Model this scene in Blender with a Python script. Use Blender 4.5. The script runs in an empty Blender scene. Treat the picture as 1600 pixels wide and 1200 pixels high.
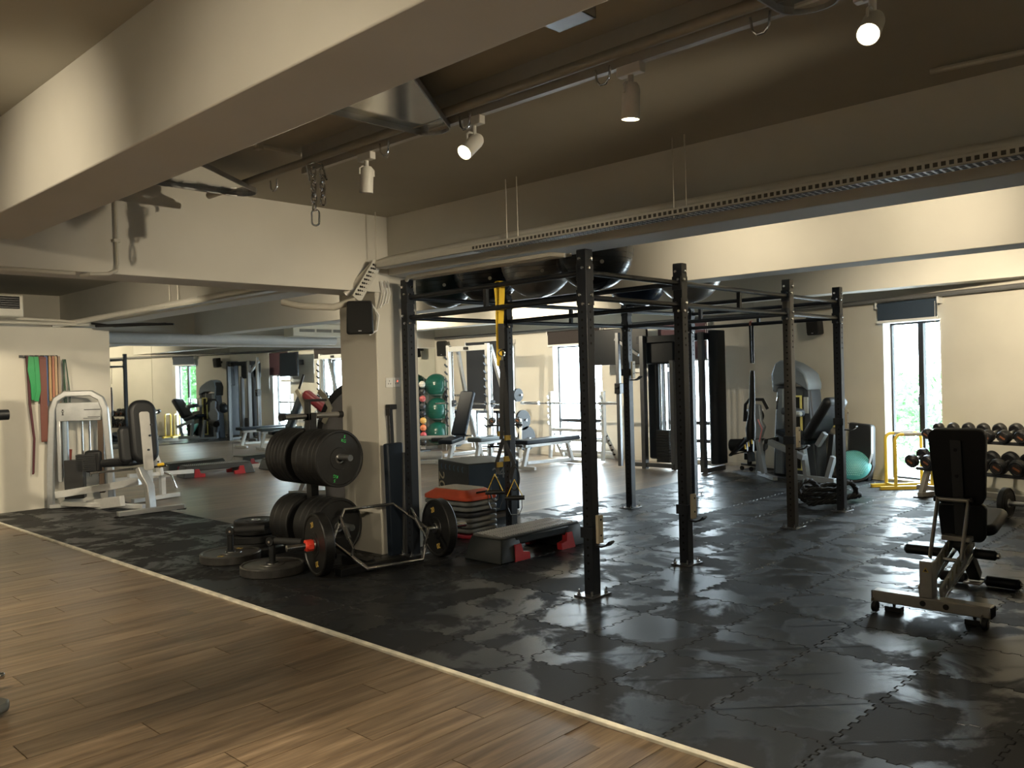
import bpy, bmesh, math, random
from mathutils import Vector, Matrix
random.seed(7)
SC = bpy.context.scene
COL = SC.collection
PI = math.pi

# ---------------------------------------------------------------- camera, sky, exposure
cd = bpy.data.cameras.new('camera'); cam = bpy.data.objects.new('camera', cd); COL.objects.link(cam)
cd.sensor_width = 36; cd.lens = 29.554; cd.clip_start = .05; cd.clip_end = 400
cam.matrix_world = Matrix(((0.68806657, 0.02413378, -0.72524614, 0),
                           (-0.72517843, -0.01306385, -0.68843705, 0),
                           (-0.02608909, 0.99962338, 0.0085125, 1.42),
                           (0, 0, 0, 1)))
SC.camera = cam
w = bpy.data.worlds.new('overcast_sky'); SC.world = w; w.use_nodes = True
nt = w.node_tree; bg = nt.nodes['Background']
bg.inputs[0].default_value = (.80, .91, 1, 1); bg.inputs[1].default_value = 17
SC.view_settings.view_transform = 'Standard'; SC.view_settings.look = 'None'
SC.view_settings.gamma = 1; SC.view_settings.use_curve_mapping = False
SC.view_settings.exposure = 0.85

def light_portal(x, y, z, ang, w_, h_):
    l = bpy.data.lights.new('window_daylight_portal', 'AREA'); l.shape = 'RECTANGLE'; l.size = w_; l.size_y = h_
    l.cycles.is_portal = True
    o = bpy.data.objects.new('window_daylight_portal', l); COL.objects.link(o)
    o.location = (x, y, z); o.rotation_euler = (PI/2, 0, ang)   # -Z of lamp faces the room
    return o
WALL_ANG = math.atan2(-.952, -.306)          # direction of the angled wall seen from its far end
BX, BY = 11.4, 5.9                           # bend of the window wall
UX, UY = -.306, -.952                        # along the angled wall towards the camera side
NX, NY = -.952, .306                         # its normal, into the room
def onwall(s, out=0, z=0): return (BX+UX*s+NX*out, BY+UY*s+NY*out, z)
W3A, W3B = 2.17, 2.95                        # window 3 along the angled wall
for (y0, y1) in ((8.70, 9.80), (6.66, 7.50), (10.75, 11.95)):
    light_portal(11.5, (y0+y1)/2, 1.0, PI/2, y1-y0, 1.9)
p = onwall((W3A+W3B)/2, -.12, 1.0); light_portal(p[0], p[1], p[2], math.atan2(NY, NX)-PI/2, W3B-W3A, 1.95)

# ---------------------------------------------------------------- materials
MATS = {}
def M(name, col, rough=.5, metal=0, var=.0, scale=20, bump=0, bscale=60, spec=.5, rvar=0, coat=0, emit=None, stretch=None):
    if name in MATS: return MATS[name]
    m = bpy.data.materials.new(name); m.use_nodes = True; MATS[name] = m
    n = m.node_tree.nodes; l = m.node_tree.links; b = n['Principled BSDF']
    c = tuple(col)+(1,)
    b.inputs['Base Color'].default_value = c; b.inputs['Roughness'].default_value = rough
    b.inputs['Metallic'].default_value = metal; b.inputs['Specular IOR Level'].default_value = spec
    b.inputs['Coat Weight'].default_value = coat
    if emit:
        b.inputs['Emission Color'].default_value = tuple(emit[:3])+(1,); b.inputs['Emission Strength'].default_value = emit[3]
    g = n.new('ShaderNodeTexCoord'); mp = n.new('ShaderNodeMapping'); l.new(g.outputs['Object'], mp.inputs[0])
    if stretch: mp.inputs['Scale'].default_value = stretch
    t = n.new('ShaderNodeTexNoise'); t.inputs['Scale'].default_value = scale; t.inputs['Detail'].default_value = 4
    l.new(mp.outputs[0], t.inputs[0])
    v = max(var, .03)
    mr = n.new('ShaderNodeMapRange'); mr.inputs['From Min'].default_value = .3; mr.inputs['From Max'].default_value = .7
    mr.inputs['To Min'].default_value = 1-v; mr.inputs['To Max'].default_value = 1+v; l.new(t.outputs[0], mr.inputs[0])
    mx = n.new('ShaderNodeMix'); mx.data_type = 'RGBA'; mx.blend_type = 'MULTIPLY'; mx.inputs[0].default_value = 1
    mx.inputs[6].default_value = c; l.new(mr.outputs[0], mx.inputs[7]); l.new(mx.outputs[2], b.inputs['Base Color'])
    if rvar:
        r = n.new('ShaderNodeMapRange'); r.inputs['From Min'].default_value = .35; r.inputs['From Max'].default_value = .65
        r.inputs['To Min'].default_value = max(.02, rough-rvar); r.inputs['To Max'].default_value = min(1, rough+rvar)
        l.new(t.outputs[0], r.inputs[0]); l.new(r.outputs[0], b.inputs['Roughness'])
    if bump:
        t2 = n.new('ShaderNodeTexNoise'); t2.inputs['Scale'].default_value = bscale; t2.inputs['Detail'].default_value = 3
        l.new(mp.outputs[0], t2.inputs[0])
        bp = n.new('ShaderNodeBump'); bp.inputs['Strength'].default_value = bump; bp.inputs['Distance'].default_value = .01
        l.new(t2.outputs[0], bp.inputs['Height']); l.new(bp.outputs[0], b.inputs['Normal'])
    return m

WALLC = (.56, .53, .46)
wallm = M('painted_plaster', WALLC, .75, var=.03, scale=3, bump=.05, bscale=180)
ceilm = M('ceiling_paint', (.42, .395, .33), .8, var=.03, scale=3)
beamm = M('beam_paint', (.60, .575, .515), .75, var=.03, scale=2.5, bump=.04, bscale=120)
trimm = M('white_trim', (.72, .71, .68), .5)
framem = M('dark_window_frame', (.035, .035, .038), .4, .3)
steel = M('brushed_steel', (.55, .55, .55), .28, 1, var=.08, scale=30)
chrome = M('chrome', (.75, .75, .75), .1, 1)
galv = M('white_galvanised_tray', (.66, .64, .58), .45, .1)
pipem = M('painted_conduit', (.52, .49, .42), .5)
blackm = M('black_powder_coat', (.009, .010, .011), .42, 0, var=.1, bump=.04, bscale=300)
rigm = M('rig_powder_coat', (.010, .013, .019), .45, 0, var=.1, bump=.05, bscale=260)
rubber = M('black_rubber', (.010, .010, .010), .6, var=.25, scale=25, bump=.08, bscale=150)
plastic = M('black_plastic', (.012, .012, .013), .4, spec=.35)
dkgrey = M('dark_grey_plastic', (.055, .06, .065), .4)
silverp = M('silver_frame_paint', (.47, .48, .48), .32, .55, var=.05)
whitep = M('white_frame_paint', (.66, .66, .65), .35, .15, var=.04)
bench_champ = M('champagne_frame_paint', (.40, .375, .33), .32, .5, var=.06)
vinyl = M('black_vinyl', (.009, .010, .012), .42, spec=.35, bump=.08, bscale=200)
navyv = M('navy_vinyl', (.012, .018, .028), .45, spec=.25, bump=.06, bscale=200)
darkhole = M('hole_black', (.002, .002, .002), .9)
red = M('red_plastic', (.50, .035, .045), .38)
orange = M('orange_red_plastic', (.62, .085, .03), .4)
yellow = M('yellow_paint', (.80, .50, .03), .35)
yellows = M('yellow_webbing', (.78, .52, .03), .7)
greyst = M('grey_step_plastic', (.20, .205, .195), .45, var=.1)
ballg = M('green_exercise_ball', (.008, .085, .062), .3, var=.05)
balls_ = M('silver_exercise_ball', (.30, .29, .27), .28, .35, var=.05)
balld = M('black_exercise_ball', (.022, .026, .03), .25)
ballb = M('navy_exercise_ball', (.015, .025, .05), .25)
glassm = None

def mat_glass():
    m = bpy.data.materials.new('window_glass'); m.use_nodes = True; n = m.node_tree.nodes; l = m.node_tree.links
    n.remove(n['Principled BSDF']); out = n['Material Output']
    tr = n.new('ShaderNodeBsdfTransparent'); tr.inputs[0].default_value = (.93, .96, .96, 1)
    gl = n.new('ShaderNodeBsdfGlossy'); gl.inputs['Roughness'].default_value = .02
    lw = n.new('ShaderNodeLayerWeight'); lw.inputs[0].default_value = .5
    pw = n.new('ShaderNodeMath'); pw.operation = 'POWER'; pw.inputs[1].default_value = 5; l.new(lw.outputs['Facing'], pw.inputs[0])
    fr = n.new('ShaderNodeMath'); fr.operation = 'MULTIPLY_ADD'; fr.inputs[1].default_value = .5; fr.inputs[2].default_value = .04; l.new(pw.outputs[0], fr.inputs[0])
    mx = n.new('ShaderNodeMixShader'); l.new(fr.outputs[0], mx.inputs[0]); l.new(tr.outputs[0], mx.inputs[1]); l.new(gl.outputs[0], mx.inputs[2])
    l.new(mx.outputs[0], out.inputs[0]); return m
glassm = mat_glass()

def mat_mirror():
    m = bpy.data.materials.new('mirror_glass'); m.use_nodes = True; n = m.node_tree.nodes; l = m.node_tree.links
    b = n['Principled BSDF']; b.inputs['Base Color'].default_value = (.80, .83, .81, 1); b.inputs['Metallic'].default_value = 1
    b.inputs['Roughness'].default_value = .015
    return m
mirrorm = mat_mirror()

def mat_wood(plank):
    m = bpy.data.materials.new('wood_laminate' + ('_plank' if plank else '_far')); m.use_nodes = True
    n = m.node_tree.nodes; l = m.node_tree.links; b = n['Principled BSDF']
    g = n.new('ShaderNodeNewGeometry'); mp = n.new('ShaderNodeMapping'); l.new(g.outputs['Position'], mp.inputs[0])
    if plank:
        oi = n.new('ShaderNodeObjectInfo'); mul = n.new('ShaderNodeVectorMath'); mul.operation = 'SCALE'
        cb = n.new('ShaderNodeCombineXYZ'); l.new(oi.outputs['Random'], cb.inputs[0]); l.new(oi.outputs['Random'], cb.inputs[1])
        mul.inputs['Scale'].default_value = 37; l.new(cb.outputs[0], mul.inputs[0]); l.new(mul.outputs[0], mp.inputs['Location'])
    mp.inputs['Scale'].default_value = (1.1, 14, 1)
    t = n.new('ShaderNodeTexNoise'); t.inputs['Scale'].default_value = 1.6; t.inputs['Detail'].default_value = 8; t.inputs['Roughness'].default_value = .62
    l.new(mp.outputs[0], t.inputs[0])
    mp2 = n.new('ShaderNodeMapping'); mp2.inputs['Scale'].default_value = (3, 60, 1); l.new(g.outputs['Position'], mp2.inputs[0])
    t2 = n.new('ShaderNodeTexNoise'); t2.inputs['Scale'].default_value = 2; t2.inputs['Detail'].default_value = 5; l.new(mp2.outputs[0], t2.inputs[0])
    cr = n.new('ShaderNodeValToRGB'); l.new(t.outputs[0], cr.inputs[0])
    e = cr.color_ramp.elements; e[0].position = .32; e[0].color = (.095, .062, .036, 1); e[1].position = .72; e[1].color = (.33, .24, .155, 1)
    q = e.new(.52); q.color = (.20, .137, .083, 1)
    mx = n.new('ShaderNodeMix'); mx.data_type = 'RGBA'; mx.blend_type = 'MULTIPLY'; mx.inputs[0].default_value = .75
    l.new(cr.outputs[0], mx.inputs[6]); l.new(t2.outputs[0], mx.inputs[7])
    gain = n.new('ShaderNodeMix'); gain.data_type = 'RGBA'; gain.blend_type = 'MULTIPLY'; gain.inputs[0].default_value = 1
    l.new(mx.outputs[2], gain.inputs[6])
    if plank:
        mr = n.new('ShaderNodeMapRange'); mr.inputs['To Min'].default_value = 1.1; mr.inputs['To Max'].default_value = 1.75
        l.new(oi.outputs['Random'], mr.inputs[0]); l.new(mr.outputs[0], gain.inputs[7])
    else:
        br = n.new('ShaderNodeTexBrick'); br.inputs['Scale'].default_value = 1; br.inputs['Brick Width'].default_value = 1.22; br.inputs['Row Height'].default_value = .18
        br.inputs['Mortar Size'].default_value = .0015; br.inputs['Color1'].default_value = (1.1, 1.1, 1.1, 1); br.inputs['Color2'].default_value = (1.75, 1.75, 1.75, 1); br.inputs['Mortar'].default_value = (.3, .3, .3, 1)
        l.new(g.outputs['Position'], br.inputs[0]); l.new(br.outputs[0], gain.inputs[7])
    l.new(gain.outputs[2], b.inputs['Base Color']); b.inputs['Coat Weight'].default_value = .30; b.inputs['Coat Roughness'].default_value = .28
    rr = n.new('ShaderNodeMapRange'); rr.inputs['To Min'].default_value = .30; rr.inputs['To Max'].default_value = .46; l.new(t2.outputs[0], rr.inputs[0]); l.new(rr.outputs[0], b.inputs['Roughness'])
    bp = n.new('ShaderNodeBump'); bp.inputs['Strength'].default_value = .12; bp.inputs['Distance'].default_value = .004; l.new(t2.outputs[0], bp.inputs['Height']); l.new(bp.outputs[0], b.inputs['Normal'])
    return m
woodp = mat_wood(True); woodf = mat_wood(False)

def mat_mat():
    m = bpy.data.materials.new('rubber_mat'); m.use_nodes = True; n = m.node_tree.nodes; l = m.node_tree.links; b = n['Principled BSDF']
    g = n.new('ShaderNodeNewGeometry'); oi = n.new('ShaderNodeObjectInfo')
    cb = n.new('ShaderNodeCombineXYZ'); mu = n.new('ShaderNodeMath'); mu.operation = 'MULTIPLY'; mu.inputs[1].default_value = 1.2
    l.new(oi.outputs['Random'], mu.inputs[0]); l.new(mu.outputs[0], cb.inputs[2])
    ad = n.new('ShaderNodeVectorMath'); ad.operation = 'ADD'; l.new(g.outputs['Position'], ad.inputs[0]); l.new(cb.outputs[0], ad.inputs[1])
    t = n.new('ShaderNodeTexNoise'); t.inputs['Scale'].default_value = 2.3; t.inputs['Detail'].default_value = 5; t.inputs['Roughness'].default_value = .6; t.inputs['Distortion'].default_value = .5
    l.new(ad.outputs[0], t.inputs[0])
    cr = n.new('ShaderNodeValToRGB'); l.new(t.outputs[0], cr.inputs[0]); e = cr.color_ramp.elements
    e[0].position = .47; e[0].color = (0, 0, 0, 1); e[1].position = .54; e[1].color = (1, 1, 1, 1)
    r = n.new('ShaderNodeMapRange'); r.inputs['To Min'].default_value = .66; r.inputs['To Max'].default_value = .32
    l.new(cr.outputs[0], r.inputs[0]); l.new(r.outputs[0], b.inputs['Roughness'])
    sp = n.new('ShaderNodeTexNoise'); sp.inputs['Scale'].default_value = 220; l.new(g.outputs['Position'], sp.inputs[0])
    c1 = n.new('ShaderNodeMix'); c1.data_type = 'RGBA'; l.new(cr.outputs[0], c1.inputs[0]); c1.inputs[6].default_value = (.0075, .0075, .008, 1); c1.inputs[7].default_value = (.017, .019, .022, 1)
    l.new(c1.outputs[2], b.inputs['Base Color'])
    bp = n.new('ShaderNodeBump'); bp.inputs['Strength'].default_value = .25; bp.inputs['Distance'].default_value = .002; l.new(sp.outputs[0], bp.inputs['Height']); l.new(bp.outputs[0], b.inputs['Normal'])
    return m
matm = mat_mat()

# ---------------------------------------------------------------- geometry helpers
class G:
    """collects shapes; .o() links them as one mesh object"""
    def __init__(s): s.v = []; s.f = []; s.sm = []
    def add(s, vs, fs, smooth=False):
        k = len(s.v); s.v += [tuple(v) for v in vs]; s.f += [tuple(i+k for i in f) for f in fs]; s.sm += [smooth]*len(fs); return s
    def box(s, x0, x1, y0, y1, z0, z1, rot=None, piv=None):
        vs = [Vector((x, y, z)) for z in (z0, z1) for y in (y0, y1) for x in (x0, x1)]
        if rot:
            pv = Vector(piv) if piv else Vector(((x0+x1)/2, (y0+y1)/2, (z0+z1)/2))
            R = Matrix.Rotation(rot[0], 3, rot[1]); vs = [R@(v-pv)+pv for v in vs]
        return s.add(vs, [(0, 2, 3, 1), (4, 5, 7, 6), (0, 1, 5, 4), (2, 6, 7, 3), (0, 4, 6, 2), (1, 3, 7, 5)])
    def frame(s, a, b, up=(0, 0, 1)):
        a = Vector(a); b = Vector(b); d = (b-a).normalized(); u = Vector(up)
        if abs(d.dot(u)) > .98: u = Vector((0, 1, 0)) if abs(d.y) < .9 else Vector((1, 0, 0))
        x = d.cross(u).normalized(); y = x.cross(d).normalized(); return a, b, d, x, y
    def bar(s, a, b, w, h=None, up=(0, 0, 1)):
        h = h or w; a, b, d, x, y = s.frame(a, b, up); x = x*w/2; y = y*h/2
        vs = [p+i*x+j*y for p in (a, b) for (i, j) in ((-1, -1), (1, -1), (1, 1), (-1, 1))]
        return s.add(vs, [(3, 2, 1, 0), (4, 5, 6, 7), (0, 1, 5, 4), (1, 2, 6, 5), (2, 3, 7, 6), (3, 0, 4, 7)])
    def tube(s, pts, r, n=10, closed=False, caps=True):
        pts = [Vector(p) for p in pts]; N = len(pts); rings = []; prev = None
        rr = r if isinstance(r, (list, tuple)) else [r]*N
        for i, p in enumerate(pts):
            if closed: d = (pts[(i+1) % N]-pts[i-1]).normalized()
            else: d = (pts[min(i+1, N-1)]-pts[max(i-1, 0)]).normalized()
            if prev is None:
                u = Vector((0, 0, 1)) if abs(d.z) < .9 else Vector((1, 0, 0)); x = d.cross(u).normalized()
            else: x = (prev-d*prev.dot(d)).normalized()
            prev = x; y = d.cross(x)
            rings.append([p+rr[i]*(math.cos(2*PI*k/n)*x+math.sin(2*PI*k/n)*y) for k in range(n)])
        vs = [v for g in rings for v in g]; fs = []
        for i in range(N if closed else N-1):
            j = (i+1) % N
            for k in range(n): fs.append((i*n+k, i*n+(k+1) % n, j*n+(k+1) % n, j*n+k))
        s.add(vs, fs, True)
        if caps and not closed: s.add(rings[0], [tuple(range(n))[::-1]]); s.add(rings[-1], [tuple(range(n))])
        return s
    def cyl(s, a, b, r, n=20): return s.tube([a, b], r, n)
    def lathe(s, prof, a=(0, 0, 0), ax=(0, 0, 1), n=32, smooth=True):
        """prof: (radius, height along ax)"""
        A, B, d, x, y = s.frame(a, Vector(a)+Vector(ax)); vs = []; fs = []
        for (r, h) in prof: vs += [A+d*h+r*(math.cos(2*PI*k/n)*x+math.sin(2*PI*k/n)*y) for k in range(n)]
        for i in range(len(prof)-1):
            for k in range(n): fs.append((i*n+k, i*n+(k+1) % n, (i+1)*n+(k+1) % n, (i+1)*n+k))
        if prof[0][0] > 1e-5: fs.append(tuple(range(n))[::-1])
        if prof[-1][0] > 1e-5: fs.append(tuple((len(prof)-1)*n+k for k in range(n)))
        return s.add(vs, fs, smooth)
    def prism(s, poly, a, b, u, v, smooth=False):
        """poly of (p,q) in axes u,v placed at a, extruded by the vector b"""
        a = Vector(a); b = Vector(b); u = Vector(u); v = Vector(v); n = len(poly)
        vs = [a+p*u+q*v for p, q in poly]; vs += [q+b for q in vs]
        fs = [tuple(range(n))[::-1], tuple(range(n, 2*n))]+[(i, (i+1) % n, n+(i+1) % n, n+i) for i in range(n)]
        return s.add(vs, fs, smooth)
    def ball(s, c, r, n=24, m=14, sz=1):
        prof = [(max(r*math.sin(PI*i/m), 0), -r*sz*math.cos(PI*i/m)) for i in range(m+1)]
        return s.lathe(prof, c, (0, 0, 1), n)
    def sweep(s, pts, prof, up=(0, 0, 1), closed=True):
        """flat profile (p,q) carried along a path"""
        pts = [Vector(p) for p in pts]; N = len(pts); n = len(prof); vs = []; fs = []
        for i, p in enumerate(pts):
            d = (pts[min(i+1, N-1)]-pts[max(i-1, 0)]).normalized(); x = d.cross(Vector(up)).normalized(); y = x.cross(d)
            vs += [p+a*x+b*y for a, b in prof]
        for i in range(N-1):
            for k in range(n): fs.append((i*n+k, i*n+(k+1) % n, (i+1)*n+(k+1) % n, (i+1)*n+k))
        fs += [tuple(range(n))[::-1], tuple((N-1)*n+k for k in range(n))]
        return s.add(vs, fs)
    def mesh(s, name):
        me = bpy.data.meshes.new(name); me.from_pydata(s.v, [], s.f)
        bm = bmesh.new(); bm.from_mesh(me); bmesh.ops.remove_doubles(bm, verts=bm.verts, dist=1e-6); bmesh.ops.recalc_face_normals(bm, faces=bm.faces)
        bm.to_mesh(me); bm.free()
        if any(s.sm): me.shade_smooth(); me.set_sharp_from_angle(angle=math.radians(38))
        return me
    def o(s, name, mat, parent=None, bev=0, kind=None, label=None, loc=None, seg=2):
        me = s.mesh(name); me.materials.append(mat); ob = bpy.data.objects.new(name, me); COL.objects.link(ob)
        if parent: ob.parent = parent
        if loc: ob.location = loc
        if bev:
            b = ob.modifiers.new('bevel', 'BEVEL'); b.width = bev; b.segments = seg; b.limit_method = 'ANGLE'; b.angle_limit = math.radians(35)
            if not any(s.sm): me.shade_smooth(); me.set_sharp_from_angle(angle=math.radians(80))
        if kind: ob['kind'] = kind
        if label: ob['label'] = label
        return ob

def thing(name, label, cat, loc=(0, 0, 0), rz=0, group=None):
    e = bpy.data.objects.new(name, None); COL.objects.link(e); e.empty_display_size = .1
    e.location = loc; e.rotation_euler = (0, 0, rz); e['label'] = label; e['category'] = cat
    if group: e['group'] = group
    return e
def tag(o, label, cat, group=None):
    o['label'] = label; o['category'] = cat
    if group: o['group'] = group
    return o
def struct(g, name, m, parent=None, bev=0):
    o = g.o(name, m, parent, bev); o['kind'] = 'structure'; return o
def dup(root, loc=None, rz=None, label=None, group=None, rot=None):
    r = root.copy(); COL.objects.link(r)
    if loc is not None: r.location = loc
    if rz is not None: r.rotation_euler = (0, 0, rz)
    if rot is not None: r.rotation_euler = rot
    if label: r['label'] = label
    if group: r['group'] = group
    for ch in list(root.children):
        c = ch.copy(); COL.objects.link(c); c.parent = r
        for g in ch.children:
            d = g.copy(); COL.objects.link(d); d.parent = c
    return r
def text(s, name, size, mat, parent, loc, rot, depth=.001, label=None, align='CENTER'):
    c = bpy.data.curves.new(name, 'FONT'); c.body = s; c.size = size; c.extrude = depth; c.align_x = align; c.align_y = 'CENTER'
    t = bpy.data.objects.new('temporary_text', c); COL.objects.link(t); bpy.context.view_layer.update()
    me = bpy.data.meshes.new_from_object(t.evaluated_get(bpy.context.evaluated_depsgraph_get())); me.materials.clear(); me.materials.append(mat)
    bpy.data.objects.remove(t); bpy.data.curves.remove(c)
    o = bpy.data.objects.new(name, me); COL.objects.link(o); o.location = loc; o.rotation_euler = rot; o['kind'] = 'stuff'
    if parent: o.parent = parent
    if label: o['label'] = label
    return o
def arc(c, r, a0, a1, n, ax1, ax2):
    c = Vector(c); ax1 = Vector(ax1); ax2 = Vector(ax2)
    return [c+r*(math.cos(a0+(a1-a0)*i/n)*ax1+math.sin(a0+(a1-a0)*i/n)*ax2) for i in range(n+1)]
def rrect(w, h, r, n=5):
    P_ = []
    for cx, cy, a in ((w/2-r, h/2-r, 0), (-w/2+r, h/2-r, PI/2), (-w/2+r, -h/2+r, PI), (w/2-r, -h/2+r, 1.5*PI)):
        for i in range(n+1): P_.append((cx+r*math.cos(a+PI/2*i/n), cy+r*math.sin(a+PI/2*i/n)))
    return P_
# ================================================================ THE SETTING
CZ = 2.745                      # ceiling height
MY = 12.97                      # mirror wall
floor = struct(G().box(-3.2, 11.62, -3.2, 13.1, -.12, -.004), 'floor', woodf)
# planks near the camera, each its own board
plank_me = G().box(0, 1.216, 0, .177, -.004, 0).mesh('plank')
plank_me.materials.append(woodp)
rows = int((10.86-.9)/.18)
for r in range(rows):
    y = .9+r*.18
    xl = max(-.2, 1.05-.35+ (0 if y > 3.3 else (3.3-y)*.45) if y < 3.3 else .62+(y-3.3)*.262)  # nothing beyond the frame
    off = (r*.437) % 1.22
    x = 2.705-off
    if off > .25:
        o = bpy.data.objects.new('plank', plank_me); COL.objects.link(o); o.parent = floor; o.location = (x, y, 0); o.scale = (off/1.22, 1, 1)
    while x > xl:
        x -= 1.22
        o = bpy.data.objects.new('plank', plank_me); COL.objects.link(o); o.parent = floor; o.location = (x, y, 0)
# interlocking rubber mats
def side(n=6, amp=.009):
    """toothed edge from (0,0) to (1,0): list of (t, offset)"""
    pts = []
    for i in range(n):
        a = (i+.06)/n; b = (i+.44)/n; c = (i+.56)/n; d = (i+.94)/n
        pts += [(a+.010, -amp), (b-.010, -amp), (b+.012, amp), (c-.012+.02, amp)] if False else [(a, -amp), (b, -amp), (b+.008, amp), (d+.0, amp)]
    return pts
def mat_mesh(w_, h_, tl=True, tr=True, tb=True, tt=True, T=.012):
    P_ = []
    S = side()
    P_.append((0, 0)); P_ += [(t*w_, o_ if tb else 0) for t, o_ in S] if tb else []
    P_.append((w_, 0)); P_ += [(w_+o_, t*h_) for t, o_ in S] if tr else []
    P_.append((w_, h_)); P_ += [(t*w_, h_+o_) for t, o_ in reversed(S)] if tt else []
    P_.append((0, h_)); P_ += [(o_, t*h_) for t, o_ in reversed(S)] if tl else []
    n = len(P_)
    def inset(d):
        out = []
        for i in range(n):
            p0 = Vector(P_[i-1]); p = Vector(P_[i]); p1 = Vector(P_[(i+1) % n])
            a = (p-p0); b = (p1-p)
            if a.length < 1e-7 or b.length < 1e-7: out.append(tuple(p)); continue
            a.normalize(); b.normalize(); na = Vector((-a.y, a.x)); nb = Vector((-b.y, b.x)); k = (na+nb)
            k = k/max(k.length_squared/2, .35); out.append(tuple(p+k*d))
        return out
    g = G(); i0 = inset(.0012); i1 = inset(.0035)
    vs = [(x, y, .0) for x, y in i0]+[(x, y, T-.0025) for x, y in i0]+[(x, y, T) for x, y in i1]
    fs = [(i, (i+1) % n, n+(i+1) % n, n+i) for i in range(n)]+[(n+i, n+(i+1) % n, 2*n+(i+1) % n, 2*n+i) for i in range(n)]+[tuple(range(2*n, 3*n))]
    g.add(vs, fs); me = g.mesh('rubber_mat'); me.materials.append(matm); return me
PX = .51
full = mat_mesh(PX, PX); leftc = mat_mesh(.35, PX, tl=False); topc = mat_mesh(PX, PX, tt=False); tlc = mat_mesh(.35, PX, tl=False, tt=False)
def put_mat(me, x, y):
    o = bpy.data.objects.new('rubber_mat', me); COL.objects.link(o); o.parent = floor; o.location = (x, y, -.0005)
for j in range(11):
    y = 5.92-PX*(j+1)
    put_mat(leftc if j else leftc, 2.72, y)
    for i in range(17):
        x = 3.07+PX*i
        if x > 11.3: break
        if x+PX < 2.72 + (y-5)*.0: continue
        # stop at the frame's right side and behind the angled wall
        if y < 1.2 and x > 3.0+ (y+.3)*4.2+1.5: continue
        wx = BX+UX/UY*(y+PX/2-BY)
        if x > wx: continue
        put_mat(topc if (j == 0 and x > 4.0) else full, x, y)
rightc = mat_mesh(.60, PX, tr=False)
for j in range(10):
    y = 5.92+PX*j
    put_mat(leftc, 2.72, y); put_mat(full, 3.07, y)
    put_mat(rightc, 3.58, y)
struct(G().box(2.72, 11.35, -.6, 5.92, -.006, .0015).box(2.72, 4.18, 5.92, 10.88, -.006, .0015), 'floor_underlay', rubber, floor)
# white edging strip and thin metal edge on the far side
struct(G().box(2.685, 2.718, -.8, 10.88, -.002, .014), 'trim_1', M('edging_strip', (.78, .73, .60), .6, var=.25, scale=9), None, .003)
struct(G().box(4.182, 4.192, 5.93, 10.88, -.002, .009).box(4.19, 11.35, 5.922, 5.932, -.002, .009), 'trim_2', M('dark_edge', (.06, .055, .05), .5))

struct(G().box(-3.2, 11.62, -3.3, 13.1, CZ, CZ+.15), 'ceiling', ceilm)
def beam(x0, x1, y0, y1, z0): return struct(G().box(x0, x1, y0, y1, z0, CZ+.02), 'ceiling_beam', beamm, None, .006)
B1X0, B1X1 = 4.30, 4.62
beam(1.28, 1.60, -3.2, MY, 2.29)
beam(B1X0, B1X1, -3.2, MY, 2.27)
beam(6.30, 6.60, -3.2, MY, 2.207)
beam(10.0, 10.3, -3.2, MY, 2.325)
beam(-3.2, B1X0+.01, 5.44, 5.80, 2.13)
# column
struct(G().box(4.17, 4.60, 5.45, 5.95, 0, 2.35), 'column', wallm, None, .008)
# partition that ends at the mirror recess
wl = struct(G().box(-3.2, 4.17, 10.88, 11.02, 0, 2.155).box(4.05, 4.17, 11.02, MY, 0, 2.155), 'wall_left', wallm)
struct(G().box(-3.2, 11.62, MY, MY+.15, 0, CZ), 'wall_back', wallm)
struct(G().box(-3.35, -3.2, -3.2, 13.2, 0, CZ), 'wall_west', wallm)
struct(G().box(-3.2, 11.0, -3.35, -3.2, 0, CZ), 'wall_front', wallm)
# window wall, straight part, with openings
def wall_with_holes(name, holes, L, H, place, T=.22):
    """holes (s0,s1,z0,z1) along s; place(s,out,z)->world; built as blocks"""
    g = G(); s = 0
    def blk(s0, s1, z0, z1):
        vs = [place(a, o_, z) for z in (z0, z1) for o_ in (0, -T) for a in (s0, s1)]
        g.add(vs, [(0, 2, 3, 1), (4, 5, 7, 6), (0, 1, 5, 4), (2, 6, 7, 3), (0, 4, 6, 2), (1, 3, 7, 5)])
    for (a, b, z0, z1) in sorted(holes):
        if a > s: blk(s, a, 0, H)
        if z0 > 0: blk(a, b, 0, z0)
        if z1 < H: blk(a, b, z1, H)
        s = b
    blk(s, L, 0, H)
    return struct(g, name, wallm)
pr_ = lambda s, o_=0, z=0: (11.4-o_, MY-s, z)
HR = [(MY-11.95, MY-10.75, .05, 2.0), (MY-9.80, MY-8.70, .05, 1.95), (MY-7.50, MY-6.66, .05, 1.95)]
wall_with_holes('wall_right', HR, MY-BY+.02, CZ, pr_)
wall_with_holes('wall_right_angled', [(W3A, W3B, .03, 1.97)], 9.2, CZ, onwall)
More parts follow.
